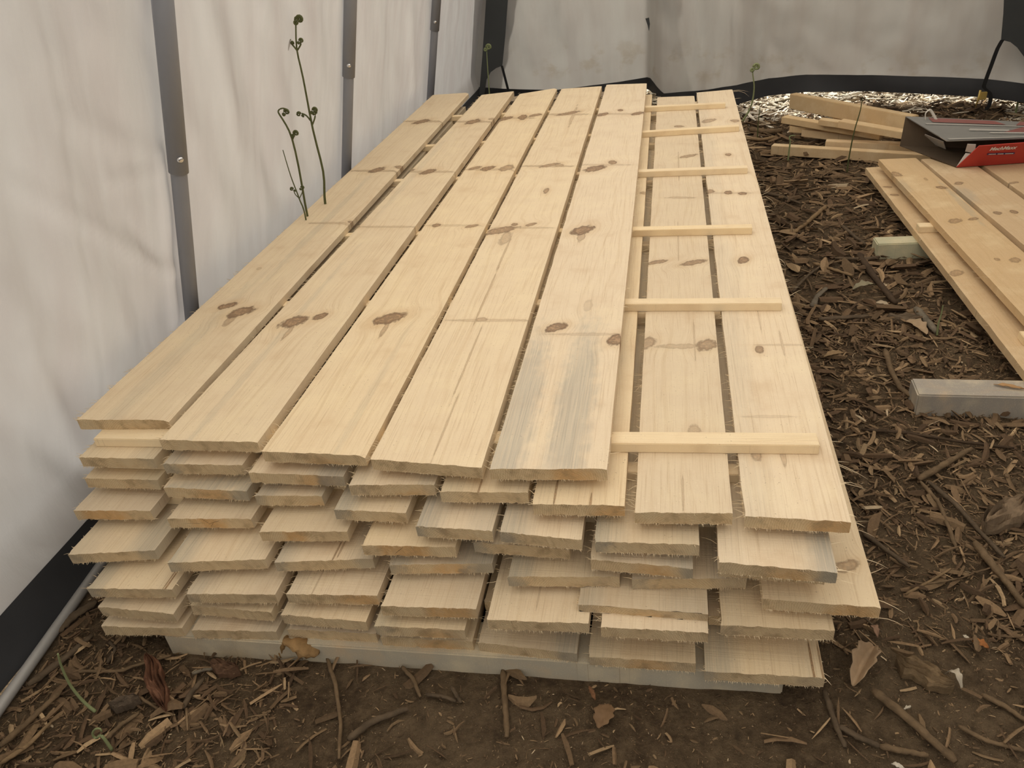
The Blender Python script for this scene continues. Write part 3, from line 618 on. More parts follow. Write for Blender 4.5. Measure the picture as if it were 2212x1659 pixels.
# pale flaps at the torn open end
panel('end_flap', [bFL, P(2088, 357, bz0+.004), P(2108, 333, bz0+.055), P(2086, 331, bz0+.055)], M['card_raw'], bx, th=.003)
panel('end_flap', [P(2085, 327, bz0+.06), P(2106, 331, bz0+.058), P(2108, 312, bz1-.012), P(2090, 311, bz1-.012)], M['card_raw'], bx, th=.003)
panel('end_flap', [P(1998, 303, bz0+.02), P(2043, 322, bz0+.02), P(2038, 306, bz0+.07), P(1998, 290, bz0+.07)], M['card_raw'], bx, th=.003)
panel('end_flap', [tFL, P(1993, 274, bz1+.01), P(2003, 274, bz1+.012), P(2033, 298, bz1+.006)], M['card_print_pale'], bx, th=.003)
panel('end_flap', [bBL, P(2000, 302, bz0+.01), P(1998, 280, bz1-.03), P(1962, 265, bz1)], M['card_inside'], bx, th=.003, label=None)
tag(bx, 'torn open grey and red cardboard box lying flat on the low board pile', 'box')
# lettering on the red front
n_ = (bFR-bFL).cross(tFM-bFL).normalized(); up_ = (tFM-bFL)-ex*(tFM-bFL).dot(ex); hgt = up_.length; up_.normalize()
if n_.y > 0: n_ = -n_
def text_obj(txt, size, origin, mat, parent, bold=.0, shear=.2, xs=1.0):
    cu = bpy.data.curves.new('t', 'FONT'); cu.body = txt; cu.size = size; cu.offset = bold; cu.shear = shear; cu.extrude = .0003
    to = bpy.data.objects.new('t', cu); COL.objects.link(to); dg = bpy.context.evaluated_depsgraph_get(); me = bpy.data.meshes.new_from_object(to.evaluated_get(dg))
    bpy.data.objects.remove(to); me.materials.clear(); me.materials.append(mat)
    Mx = Matrix((ex, up_, ex.cross(up_))).transposed()
    for v in me.vertices: v.co = Mx @ Vector((v.co.x*xs, v.co.y, v.co.z)) + origin
    o = bpy.data.objects.new('brand_lettering', me); COL.objects.link(o); o.parent = parent; return o
nn_ = ex.cross(up_)
dpl = bl(bFL)
def on_front(px, py):                                        # photo point on the red panel
    d = ray(px, py); n = nn_; tt = (bFL-CAM).dot(n)/d.dot(n); return CAM+d*tt
p_a, p_b = on_front(2136, 324), on_front(2191, 322)
wtxt = (p_b-p_a).length
text_obj('MechMaxx', wtxt/3.75, bl(p_a)+nn_*.0045, M['ink_white'], fp, bold=wtxt*.005, xs=.86)
u0, u1 = on_front(2133, 330), on_front(2192, 328); hh = wtxt*.055
quad = [u0, u1, u1-up_*hh*1.6, u0-up_*hh*1.6]
V = [bl(v)+nn_*.0035 for v in quad]+[bl(v)+nn_*.0045 for v in quad]; Fc = [(4, 5, 6, 7), (3, 2, 1, 0)]+[(i, (i+1) % 4, (i+1) % 4+4, i+4) for i in range(4)]; mi = [0]*6
rr = random.Random(4)
for wa, wb, n in ((.05, .32, 6), (.38, .60, 5), (.66, .96, 7)):
    for j in range(n):
        a = wa+(wb-wa)*(j+.1)/n; b = wa+(wb-wa)*(j+.72)/n
        q = [u0.lerp(u1, a)-up_*hh*1.25, u0.lerp(u1, b)-up_*hh*1.25, u0.lerp(u1, b)-up_*hh*.35, u0.lerp(u1, a)-up_*hh*.35]
        k = len(V); V += [bl(v)+nn_*.0050 for v in q]; Fc.append((k, k+1, k+2, k+3)); mi.append(1)
link('slogan_bar', V, Fc, [M['ink_blue'], M['ink_white']], fp, midx=mi)
h0, h1, h2 = P(2000, 262, bz1+.02), PY(2007, 238, P(2003, 262, bz1+.02).y), P(2024, 262, bz1+.02)
tube('carry_handle', [bl(p) for p in smoothpath([h0, PY(1999, 246, h0.y), h1, PY(2013, 242, h0.y), h2], 16)], .006, M['white_plastic'], bx, flat=.35)

# ------------------------------------------------------------------ tent side wall and end walls, roof
def wall_x(z, y):
    x = WX-.03+LEAN*z
    if z < .22: x += (1-z/.22)**1.5*.122
    f = .5+.5*math.sin(y*1.7); a = min(1, max(0, (z-.12)/.3))
    x += a*(.010*math.sin(y*8.5+1.6*z+.8*math.sin(y*2))*f + .006*math.sin(y*21+z*2.5+2*nz(y, z))*nz(y*1.1, z*.5, 9) + .014*nz(y*2.2, z*1.6, 1)+.007*nz(y*6+z*4, z*4-y*2, 2)+.0025*nz(y*16, z*9, 3))
    if abs(y-2.0) < .5 and z > .2: x -= .004
    return x
CREASE = []
for (a, b, amp, wd) in [((20, 400), (372, 590), .007, .020), ((275, 480), (345, 560), -.005, .018), ((352, 335), (378, 690), .014, .022), ((395, 250), (470, 420), .010, .05), ((440, 0), (520, 330), .012, .05), ((500, 0), (600, 420), -.012, .06), ((575, 20), (640, 380), .010, .05), ((0, 640), (150, 760), .010, .05), ((0, 900), (220, 1040), -.008, .04), ((60, 760), (170, 980), .008, .03), ((230, 395), (350, 370), .006, .018), ((885, 40), (890, 190), .012, .05), ((0, 180), (220, 60), .006, .05), ((120, 250), (330, 330), .006, .03)]:
    A_, B_ = PW(*a, -.03), PW(*b, -.03); CREASE.append((A_.y, A_.z, B_.y, B_.z, amp, wd))
_wall_x0 = wall_x
def wall_x(z, y):
    x = _wall_x0(z, y)
    for (ay, az, by, bz, amp, wd) in CREASE:
        dy, dz = by-ay, bz-az; f = max(0., min(1., ((y-ay)*dy+(z-az)*dz)/(dy*dy+dz*dz))); d2 = (y-ay-f*dy)**2+(z-az-f*dz)**2
        if d2 < 6*wd*wd: x += amp*math.exp(-d2/(wd*wd))*min(1, max(0, z/.15))
    return x
def grid(name, us, vs, fn, mat, parent=None):
    V = [fn(u, v) for v in vs for u in us]; n = len(us)
    Fc = [(j*n+i, j*n+i+1, (j+1)*n+i+1, (j+1)*n+i) for j in range(len(vs)-1) for i in range(n-1)]
    return link(name, V, Fc, mat, parent, smooth=True)
ysW = np.concatenate([np.arange(-3., .6, .12), np.arange(.6, 3.4, .014), np.arange(3.4, 6.5, .03)]); zsW = np.concatenate([np.arange(.07, 1.5, .018), [1.5]])
wl = grid('wall_left', ysW, zsW, lambda y, z: (wall_x(z, y), y, z), M['tarp']); tag(wl, kind='structure')
hl = grid('wall_hem', ysW, np.linspace(.002, .104, 5), lambda y, z: (wall_x(z, y)+.006+.004*nz(y*3, z*8), y, z), M['hem'], wl); hl['label'] = 'dark hem band of the side tarp'
RXC = .42
def roofpt(a, y):                                           # a from -1 to 1 across
    th = a*math.pi/2; hw = RXC-(WX+LEAN*1.45)+.055
    return (RXC+hw*math.sin(th)*1.0, y, 1.40+.95*math.cos(th)+.01*nz(a*4, y*2)*math.cos(th))
rf = grid('ceiling', np.linspace(-1, 1, 40), np.linspace(-3., 6.6, 60), lambda a, y: roofpt(a, y), M['tarp_roof']); tag(rf, kind='structure')
wr_ = grid('wall_right', np.linspace(-3., 6.4, 90), np.linspace(.02, 1.5, 24), lambda y, z: (2*RXC-(WX-.03+LEAN*z)+.01*nz(y*2, z*2, 7), y, z), M['tarp']); tag(wr_, kind='structure')

# end wall: hem line followed from the photo, hung a little nearer toward the side of the low pile
HB = [(1030, 212, 6.30), (1200, 203, 6.28), (1330, 196, 6.26), (1402, 192, 6.24), (1408, 200, 6.14), (1432, 224, 5.92), (1500, 224, 5.80), (1590, 226, 5.62), (1655, 207, 5.42), (1738, 198, 5.26), (1877, 197, 5.14), (2015, 203, 5.04), (2126, 210, 4.98), (2212, 221, 4.90), (2420, 240, 4.78)]
HT = [(1030, 190), (1200, 196), (1290, 182), (1402, 167), (1408, 170), (1432, 203), (1500, 197), (1590, 186), (1655, 171), (1738, 164), (1877, 164), (2015, 169), (2126, 174), (2212, 184), (2420, 200)]
cols = [(PY(a, b, Y), PY(c, d, Y)) for (a, b, Y), (c, d) in zip(HB, HT)]
cx_ = [c[0].x for c in cols]
def interp(u, k):
    for i in range(len(cols)-1):
        if u <= cx_[i+1] or i == len(cols)-2:
            f = (u-cx_[i])/(cx_[i+1]-cx_[i]); f = max(0., min(1., f)); a, b = cols[i], cols[i+1]
            return (a[0].lerp(b[0], f), a[1].lerp(b[1], f))[k]
us = [-1.58]+list(np.arange(cx_[0], cx_[-1], .025))
def endpt(u, v):
    b, tp = interp(u, 0), interp(u, 1)
    z = tp.z+(2.35-tp.z)*v**1.3
    fold = .05*math.exp(-((u+.105-.03*v*3)/.035)**2)*(1-v)
    y = b.y+(6.15-b.y)*min(1, v)*.35 + .045*nz(u*1.6+z*1.2, z*1.7, 4)+.022*nz(u*4.5+z*3, z*4, 6)+.006*nz(u*11+z*5, z*12, 2) + .018*math.sin((u*.8-z)*7)*(.3 if u < -.12 else .1) - fold
    return (u, y, z)
wb = grid('wall_back', us, np.linspace(0, 1, 60), endpt, M['tarp_back']); tag(wb, kind='structure')
def hempt(u, v):
    b, tp = interp(u, 0), interp(u, 1); q = b.lerp(tp, v); e = endpt(u, 0)
    return (u, q.y+(e[1]-q.y)*v-.008-.01*nz(u*4, v), max(q.z, .0)+v*.006)
hb = grid('wall_hem', us, np.linspace(0, 1, 4), hempt, M['hem'], wb); hb['label'] = 'dark hem band of the end tarp'
def flat_piece(name, pix, Y, mat, parent, th=.006):
    q = [PY(px, py, (Y(px, py) if callable(Y) else Y)) for px, py in pix]; k = len(q)
    V = q+[v+Vector((0, th, 0)) for v in q]; Fc = [tuple(range(k)), tuple(reversed(range(k, 2*k)))]+[(i, i+k, (i+1) % k+k, (i+1) % k) for i in range(k)]
    return link(name, V, Fc, mat, parent)
flat_piece('corner_webbing', [(1053, -60), (1100, -60), (1097, 0), (1091, 80), (1085, 142), (1072, 147), (1060, 156), (1051, 172), (1046, 205), (1035, 205), (1042, 120), (1050, 0)], 6.12, M['trim'], wb)
flat_piece('corner_webbing', [(2172, -60), (2300, -60), (2300, 200), (2226, 142), (2212, 122), (2198, 103), (2183, 91), (2163, 86), (2168, 30)], lambda px, py: 4.86, M['trim'], wb)
def strap(name, pix, Y, w, label, buckle=None):
    q = [PY(px, py, Y) for px, py in pix]; V, Fc = [], []
    q = smoothpath(q, 12)
    for p in q: V += [p+Vector((-w/2, 0, 0)), p+Vector((w/2, 0, 0)), p+Vector((w/2, .003, 0)), p+Vector((-w/2, .003, 0))]
    for i in range(len(q)-1):
        for j in range(4): Fc.append((i*4+j, i*4+(j+1) % 4, i*4+4+(j+1) % 4, i*4+4+j))
    o = link(name, V, Fc, M['strap']); tag(o, label, 'strap'); return o
strap('tie_strap', [(1084, 142), (1090, 165), (1098, 196)], 6.05, .018, 'black tie strap hanging from the webbing beside the side tarp')
s = strap('tie_strap', [(2166, 86), (2155, 105), (2142, 140), (2128, 178), (2126, 190), (2138, 200), (2140, 212), (2137, 228), (2130, 238)], 4.84, .020, 'black tie strap with brass buckle near the box')
V, Fc = box_geo((.034, .012, .042), .003); bk = PY(2124, 207, 4.83); link('buckle', [v+bk for v in V], Fc, M['brass'], s)
V, Fc = tube_geo([PY(2118, 195, 4.835), PY(2113, 215, 4.835), PY(2107, 232, 4.835)], [.006, .006, .002], n=6); link('loose_end', V, Fc, M['brass'], s, smooth=True)
flat_piece('slit', [(1394, 40), (1402, 38), (1404, 52), (1402, 68), (1399, 55)], 5.86, M['trim'], wb, th=.002)

# ------------------------------------------------------------------ tent poles
POLES = [((351, 0), (416, 690), (373, 338), 370, 'nearest grey steel tent pole beside the stack front'), ((757, 0), (748, 374), (753, 139), 165, 'middle grey steel tent pole behind the tall fern'), ((943, 0), (929, 217), (940, 45), 65, 'grey steel tent pole closest to the end wall')]
for (a, b, sc, jy, lab) in POLES:
    A, B = PW(*a, .0), PW(*b, .0); d = (A-B).normalized()
    base = B-d*((B.z+.02)/d.z); top = B+d*((1.5-B.z)/d.z)
    def at_py(py):
        best = min((abs((829.5-F_PX*((base.lerp(top, s/400)-CAM).dot(UP))/((base.lerp(top, s/400)-CAM).dot(FWD)))-py), s/400) for s in range(401)); return best[1]
    fj = at_py(jy); J = base.lerp(top, fj)
    root = empty('tent_pole', base); tag(root, lab, 'pole', 'tent poles along the side tarp')
    tube('lower_tube', [base-base, J-base, J-base+d*.05], .0215, M['steel'], root, n=24)
    ut = tube('upper_tube', [J-base, top-base], .0260, M['steel'], root, n=24)
    S = base.lerp(top, at_py(sc[1])); toc = (CAM-S); toc = (toc-d*toc.dot(d)).normalized(); V, Fc = [], []
    side = toc.cross(d).normalized()
    sd = (toc*.97+side*(-.25 if lab.startswith('nearest') else .0)).normalized()
    tube_geo([S+sd*.024-base, S+sd*.0285-base, S+sd*.0315-base], [.0085, .0085, .0045], n=14, V=V, Fc=Fc); link('screw', V, Fc, M['screw'], ut, smooth=True)
g0, g1 = P(-30, 1570, .012), P(172, 1285, .012)
g0 = g0+(g0-g1).normalized()*.8; g1 = g1+(g1-g0).normalized()*.9
tag(tube('ground_pipe', resample([g0, g1], 12), .0125, M['pipe'], n=16), 'grey ground pipe running along the dark hem of the side tarp', 'pipe')

# ------------------------------------------------------------------ ferns
def coil(p, r, ax, ay, turns=1.6, n=18, w=.0035, V=None, Fc=None):
    pts, rad = [], []
    for i in range(n):
        f = i/(n-1); th = turns*2*math.pi*f; rr_ = r*(1-.8*f); pts.append(p+ax*(rr_*math.cos(th)-r)+ay*(rr_*math.sin(th))+ax.cross(ay)*(.002*f)); rad.append(w*(1-.3*f))
    tube_geo(pts, rad, n=6, V=V, Fc=Fc)
def fern(name, label, stem, Y0, rad, branches=(), heads=(), mat='green', zfix=None):
    """stem: photo points from the ground up, at the depth of its foot; branches share that depth"""
    f = (lambda q: PY(q[0], q[1], Y0))
    root = empty(name, f(stem[0])); inv_ = root.location.copy(); tag(root, label, 'fern')
    pts = smoothpath([f(q)-inv_ for q in stem], 24); n = len(pts)
    tube('stem', pts, [rad*(1-.55*i/(n-1)) for i in range(n)], M[mat], root, n=8)
    for br in branches:
        b = smoothpath([f(q)-inv_ for q in br], 8); tube('branch', b, [rad*.5]*len(b), M[mat], root, n=6)
    for (hx, hy, r, sgn) in heads:
        p = f((hx, hy))-inv_; V, Fc = [], []; depth = (f((hx, hy))-CAM).dot(FWD); r = r*depth/F_PX
        coil(p+Vector((r*sgn*.0, 0, 0)), r, Vector((-sgn, .1, 0)).normalized(), Vector((0, .05, 1)).normalized(), V=V, Fc=Fc, w=r*.38)
        coil(p+Vector((r*.3, -.003, -r*.5)), r*.6, Vector((sgn, .1, .3)).normalized(), Vector((.2, .05, -1)).normalized(), V=V, Fc=Fc, w=r*.3)
        link('fiddlehead', V, Fc, M[mat], root, smooth=True)
    return root
fern('bracken_fern', 'tallest green fern shoot with curled tips against the side tarp', [(722, 640), (706, 470), (701, 425), (698, 370), (676, 280), (655, 170), (641, 105), (639, 45)], 2.75, .0058,
     branches=[((672, 262), (662, 250), (652, 245)), ((674, 272), (680, 255), (681, 243)), ((641, 108), (632, 97), (626, 90)), ((643, 108), (650, 95), (648, 86))], heads=[(640, 42, 8, 1), (645, 41, 5, -1), (627, 87, 6, -1), (646, 88, 5, 1), (650, 246, 5, -1), (675, 238, 6, 1), (678, 243, 4, 1)])
fern('bracken_fern', 'shorter fern shoot with a hooked tip left standing by the stack'.replace('left ', ''), [(690, 640), (670, 500), (659, 440), (645, 360), (631, 300), (618, 270), (604, 248), (601, 240), (606, 235), (614, 234), (619, 238)], 2.62, .0046,
     branches=[((632, 302), (635, 294), (634, 288))], heads=[(614, 242, 6, 1), (620, 238, 4, -1), (634, 288, 6, 1)])
fern('bracken_fern', 'thin leaning fern stalk beside the hooked fern', [(685, 650), (662, 480), (646, 428), (628, 380), (611, 324)], 2.58, .0034, branches=[((646, 428), (638, 420), (634, 410)), ((647, 428), (653, 415), (652, 407))], heads=[(634, 408, 4, -1), (650, 405, 4, 1)])
fern('bracken_fern', 'pale fern shoot in front of the corner webbing', [(1062, 260), (1057, 200), (1053, 140), (1051, 105)], 5.9, .006, heads=[(1050, 102, 6, 1)], mat='green_pale')
fern('bracken_fern', 'fern shoot in front of the end tarp, closest to the stack back', [(1604, 262), (1620, 235), (1627, 210), (1629, 185), (1626, 160), (1627, 148)], 5.0, .006, heads=[(1627, 145, 7, 1)], mat='green_pale')
fern('bracken_fern', 'straight thin stalk standing before the offcut heap', [(1830, 372), (1834, 340), (1845, 285), (1858, 240), (1863, 212)], P(1830, 372).y, .0042)
fern('bracken_fern', 'small hooked fern shoot at the near offcut tip', [(1702, 348), (1705, 322), (1707, 305), (1705, 297), (1710, 293), (1718, 293)], P(1702, 348).y, .005, mat='green_pale')
fern('bracken_fern', 'slim stalk rising between the stack and the offcut heap', [(1636, 303), (1637, 280), (1639, 255), (1642, 230)], P(1636, 303).y, .004)
fern('bracken_fern', 'stalk standing past the box by the hem', [(2190, 262), (2200, 215), (2207, 180), (2212, 140)], 5.0, .007, mat='green_pale')
fern('bracken_fern', 'short green shoot in the mulch before the low pile', [(2024, 724), (2027, 700), (2033, 680), (2037, 660)], P(2024, 724).y, .0035, mat='green_pale')
fern('bracken_fern', 'bent fern stem arching over the soil below the ground pipe', [(206, 1537), (180, 1515), (152, 1480), (133, 1440), (125, 1412)], P(206, 1537).y, .0038, mat='green_pale')
fern('bracken_fern', 'coiled fern shoot in the soil near the picture corner'.replace(' near the picture corner', ' with a pale ring-shaped tip'), [(242, 1620), (234, 1608), (224, 1594), (216, 1588), (210, 1594), (203, 1592), (200, 1583), (206, 1575), (216, 1574), (220, 1581)], P(242, 1620).y, .0035, mat='green_pale')

# ------------------------------------------------------------------ sticks, bark, leaves on the ground
BR1, BR2, BR3, BR4, GR1 = (.20, .135, .075, 1), (.085, .055, .032, 1), (.30, .20, .105, 1), (.14, .10, .062, 1), (.21, .175, .125, 1)
STK = [([(1785, 445), (1750, 475), (1712, 505)], 6, BR3, 'straight tan stick beside the stack middle'),
([(1852, 545), (1890, 600), (1935, 655)], 9, BR2, 'thick dark brown branch piece near the greenish bearer'),
([(1978, 665), (2000, 690), (2024, 718)], 10, GR1, 'stubby grey stick beside the green shoot'),
([(1756, 568), (1800, 582), (1842, 596)], 5, BR3, 'split orange-tan stick near the dark branch'),
([(1820, 488), (1845, 510), (1870, 528)], 5, BR4, 'short brown twig above the dark branch'),
([(1712, 630), (1745, 595), (1780, 570)], 4, BR4, 'brown twig slanting beside the stack edge'),
([(1768, 690), (1820, 686), (1876, 682)], 9, BR4, 'flat dark bark strip by the long splinters'),
([(1755, 662), (1765, 640), (1785, 622)], 8, GR1, 'stubby flat chip beside the stack side'),
([(1912, 755), (1925, 800), (1945, 840), (1978, 862)], 8, BR1, 'crooked root curving beside the grey bearer'),
([(1860, 928), (1960, 935), (2080, 955), (2190, 968)], 5, BR2, 'long thin dark stick lying level past the grey bearer'),
([(1985, 1036), (2045, 1000), (2100, 968)], 9, BR1, 'forked brown stick pointing up toward the long thin stick'),
([(1988, 1040), (2028, 1085), (2050, 1140), (2068, 1190)], 6, BR1, 'bent split stick running down from the forked stick'),
([(2005, 1040), (2060, 1085), (2110, 1140), (2170, 1205)], 7, BR4, 'long slanting stick with broken orange middle'),
([(1864, 1150), (1910, 1185), (1965, 1225)], 7, BR4, 'brown stick leaning out from the widest board'),
([(2105, 1172), (2160, 1240), (2215, 1310)], 11, BR1, 'thick branch reaching the picture edge'.replace('the picture edge', 'away over bare soil')),
([(1955, 1284), (2010, 1255), (2055, 1228)], 4, BR3, 'pale crossed twig lying over another on bare soil'),
([(1945, 1250), (2000, 1262), (2070, 1250)], 3, BR1, 'thin twig crossing beneath the pale twig'),
([(1885, 1490), (1960, 1550), (2020, 1605), (2065, 1645)], 13, BR1, 'long thick stick on bare soil in front of the curled leaf'),
([(1780, 1490), (1800, 1550), (1825, 1615)], 8, BR4, 'dark stick slanting below the split bottom board'),
([(1812, 1568), (1850, 1590), (1900, 1612)], 9, BR4, 'brown bark stick joining a paler stick end on end'),
([(1900, 1612), (1950, 1622), (2005, 1632)], 9, BR1, 'pale bark stick continuing from the brown bark stick'),
([(2070, 1568), (2130, 1600), (2215, 1622)], 7, BR1, 'slim knobbly stick at the bare soil edge'),
([(2120, 1500), (2170, 1525), (2220, 1560)], 8, BR1, 'split stick above the slim knobbly stick'),
([(1905, 1365), (1860, 1330), (1815, 1300)], 3, BR4, 'dark twig under the overhanging widest board'),
([(1086, 1448), (1090, 1500), (1095, 1592)], 9, BR1, 'upright-lying stick straight in front of the pale bearer'),
([(706, 1420), (725, 1480), (736, 1560), (732, 1640)], 6, BR1, 'crooked root below the torn bark piece'),
([(868, 1440), (892, 1465), (908, 1506)], 6, BR1, 'short bent stick in front of the pale bearer middle'),
([(920, 1500), (960, 1505), (985, 1515)], 6, BR4, 'stubby brown stick lying level in the front soil'),
([(975, 1482), (985, 1500), (996, 1518)], 6, BR4, 'dark stub crossing the level brown stick'),
([(752, 1598), (800, 1560), (882, 1530)], 10, BR4, 'broad rotten stick in the front soil'),
([(0, 1612), (60, 1560), (132, 1492)], 9, BR1, 'long straight stick near the ground pipe, lowest'),
([(60, 1480), (130, 1430), (200, 1372)], 10, BR4, 'long dark stick beside the ground pipe, under the stack corner'),
([(120, 1365), (160, 1330), (205, 1300)], 16, BR4, 'broad bark slab tucked under the stack corner'),
([(160, 1450), (260, 1450), (285, 1440), (370, 1415)], 5, BR1, 'thin level stick behind the reddish bark chunk'),
([(0, 1650), (60, 1610), (110, 1560)], 7, BR3, 'tan stick lying beside the lowest straight stick'),
([(230, 1595), (262, 1565), (300, 1540)], 7, BR1, 'grey-brown stick beside the ring-tipped fern'),
([(232, 1432), (250, 1402), (235, 1385)], 5, BR4, 'hooked twig under the stack corner'),
([(300, 1505), (340, 1530), (375, 1545)], 4, BR1, 'small twig beneath the reddish bark chunk'),
([(395, 1530), (410, 1500), (440, 1465)], 8, BR4, 'stubby dark stick in front of the bearer end'),
([(415, 1455), (440, 1447), (468, 1443)], 5, GR1, 'pale small stick in front of the bearer end'),
([(2030, 690), (2060, 700), (2075, 720)], 4, BR3, 'small tan twig past the green shoot'),
([(1900, 555), (1872, 560), (1805, 558)], 6, BR4, 'brown twig against the greenish bearer end'),
([(1640, 415), (1690, 425), (1730, 440)], 5, BR4, 'brown stick near the stack back'),
([(1620, 280), (1660, 285), (1690, 282)], 9, BR1, 'bark-covered log piece beside the offcut heap'),
([(1610, 298), (1645, 302), (1680, 296)], 6, BR3, 'pale split log piece before the bark-covered log')]
for i, (pix, r, colr, lab) in enumerate(STK):
    rm = []
    c = P(*pix[len(pix)//2]); rad = r*(c-CAM).dot(FWD)/F_PX*.85
    pts = resample([P(px, py, rad*.6) for px, py in pix], 14)
    for j, p in enumerate(pts): p += Vector((.25*rad*nz(j*.8, i), .25*rad*nz(j*.8, i+50), .2*rad*nz(j*.5, i+90)))
    n = len(pts); rad_l = [rad*(.55 if j in (0, n-1) else 1-.25*j/n+.22*nz(j*.7, i*3.)) for j in range(n)]
    bark_ = 'slab' in lab or 'flat' in lab or 'strip' in lab
    o = tube('bark_slab' if bark_ else 'stick', pts, rad_l, M['bark'], n=9, jit=.35, seed=i, flat=.45 if bark_ else .85)
    o.color = colr; tag(o, lab, 'bark' if bark_ else 'stick', 'sticks on the mulch and soil')

def chunk(name, px0, px1, wpx, th, colr, lab, seed, cat='bark'):
    A, B = P(*px0), P(*px1); d = (B-A); L = d.length; d.normalize(); s_ = Vector((-d.y, d.x, 0)); w = wpx*(A-CAM).dot(FWD)/F_PX
    V, Fc = [], []; n, k = 20, 11; rr = random.Random(seed)
    for side in (1, 0):
        for i in range(n):
            f = i/(n-1); ww = w*(.12+.95*min(1, f*4.5, (1-f)*3.2)**.8)*(1+.35*nz(f*7, seed))
            for j in range(k):
                g = j/(k-1)-.5; p = A+d*(L*f+.02*w*rr.uniform(-1, 1))+s_*(ww*g+.2*w*nz(f*3, seed, 4)); z = (th*(1-1.4*g*g)+.55*th*nz(f*4, g*9, seed)+.22*th*math.sin(g*34+seed+2*nz(f*2, seed)))*side if side else -.004
                V.append(Vector((p.x, p.y, max(z, -.004))))
    q = n*k
    for i in range(n-1):
        for j in range(k-1):
            a = i*k+j; Fc.append((a, a+1, a+k+1, a+k)); Fc.append((q+a+k, q+a+k+1, q+a+1, q+a))
    for i in range(n-1): Fc.append((i*k, i*k+k, q+i*k+k, q+i*k)); Fc.append((q+i*k+k-1, q+i*k+2*k-1, i*k+2*k-1, i*k+k-1))
    for j in range(k-1): Fc.append((j+1, j, q+j, q+j+1)); e = (n-1)*k; Fc.append((e+j, e+j+1, q+e+j+1, q+e+j))
    o = link(name, V, Fc, M['bark']); o.color = colr; tag(o, lab, cat); return o
chunk('bark_chunk', (322, 1425), (362, 1540), 32, .022, (.22, .105, .06, 1), 'reddish bark chunk standing in the soil by the stack corner', 1)
chunk('wood_chunk', (1935, 1430), (2058, 1492), 46, .022, (.24, .165, .09, 1), 'broad weathered wood chip on bare soil past the curled leaf', 2, 'wood')
chunk('bark_chunk', (2125, 1150), (2225, 1085), 50, .03, (.26, .185, .115, 1), 'large pale broken bark slab beyond the long slanting stick', 3)
chunk('bark_chunk', (460, 1445), (520, 1455), 26, .02, (.17, .095, .055, 1), 'rounded brown bark lump in front of the pale bearer', 4)
chunk('bark_chunk', (1915, 690), (1985, 688), 30, .012, (.17, .125, .08, 1), 'flat grey bark plate near the stubby grey stick', 5)
chunk('wood_chunk', (240, 1530), (305, 1515), 26, .018, (.15, .11, .075, 1), 'smooth rotten wood lump behind the ring-tipped fern', 6, 'wood')
# torn bark piece under the bottom boards
tb = empty('torn_bark', P(612, 1400)); iv = tb.location.copy()
pts = [PY(px, py, 1.03)-iv for px, py in ((618, 1378), (612, 1400), (606, 1425), (600, 1452))]
o = tube('hanging_strip', resample(pts, 12), [.009, .012, .014, .012, .013, .011, .010, .009, .007, .005, .004, .002], M['bark'], tb, n=8, jit=.5, seed=3, flat=.5); o.color = (.36, .215, .085, 1)
pts = [PY(px, py, 1.03-.01)-iv for px, py in ((612, 1384), (640, 1392), (668, 1404), (690, 1408))]
o = tube('torn_flake', resample(pts, 12), [.008, .010, .012, .016, .018, .020, .022, .022, .021, .017, .015, .009], M['bark'], tb, n=8, jit=.5, seed=8, flat=.55); o.color = (.40, .245, .105, 1)
tag(tb, 'torn orange-brown bark dangling under the bottom boards', 'bark')

def leaf(lab, a, b, wpx, colr, curl=.5, lift=.006, name='dry_leaf', seed=0):
    A, B = P(*a, .004), P(*b, .004); d = B-A; L = d.length; d.normalize(); s_ = Vector((-d.y, d.x, 0)); w = wpx*(A-CAM).dot(FWD)/F_PX
    V, Fc = [], []; n, k = 16, 9
    for i in range(n):
        f = i/(n-1); ww = w*math.sin(math.pi*(f*.94+.03))**.75*(1+.16*math.sin(f*22+seed))
        for j in range(k):
            g = (j/(k-1)-.5); p = A+d*L*f+s_*ww*g; V.append(Vector((p.x, p.y, .004+lift*math.sin(math.pi*f)+curl*ww*abs(g)*1.2+.004*nz(f*6, g*5, seed))))
    q = n*k; V += [v-Vector((0, 0, .0012)) for v in V]
    for i in range(n-1):
        for j in range(k-1): x = i*k+j; Fc.append((x, x+1, x+k+1, x+k)); Fc.append((q+x+k, q+x+k+1, q+x+1, q+x))
    for i in range(n-1): Fc.append((i*k, i*k+k, q+i*k+k, q+i*k)); Fc.append((q+i*k+k-1, q+i*k+2*k-1, i*k+2*k-1, i*k+k-1))
    o = link(name, V, Fc, M['leaf'], smooth=True); o.color = colr; tag(o, lab, 'leaf'); return o
leaf('curled tan oak leaf on bare soil in front of the stack corner', (1888, 1396), (1842, 1482), 46, (.43, .30, .18, 1), 1.1, .012, seed=1)
leaf('small orange leaf scrap on bare soil', (2100, 1384), (2136, 1400), 18, (.42, .17, .055, 1), .3, .004, seed=2)
leaf('ribbed brown leaf half buried in front of the bearer', (1318, 1522), (1292, 1572), 42, (.24, .145, .075, 1), .25, .006, seed=3)
leaf('narrow reddish leaf in front of the bearer', (1272, 1482), (1286, 1512), 10, (.30, .15, .075, 1), .2, .003, seed=4)
leaf('pale crumpled leaf scrap on the broad wood chip', (2042, 1455), (2078, 1490), 16, (.60, .52, .40, 1), .5, .026, seed=5)
leaf('papery tan leaf in the mulch before the dark bearer', (1955, 695), (2002, 722), 30, (.46, .33, .20, 1), .5, .01, seed=6)
leaf('light brown leaf in the mulch past the flat bark strip', (1888, 655), (1925, 664), 14, (.50, .40, .27, 1), .4, .006, seed=7)
leaf('rounded tan leaf beside the stack edge', (1780, 770), (1822, 762), 17, (.36, .24, .125, 1), .3, .006, seed=8)
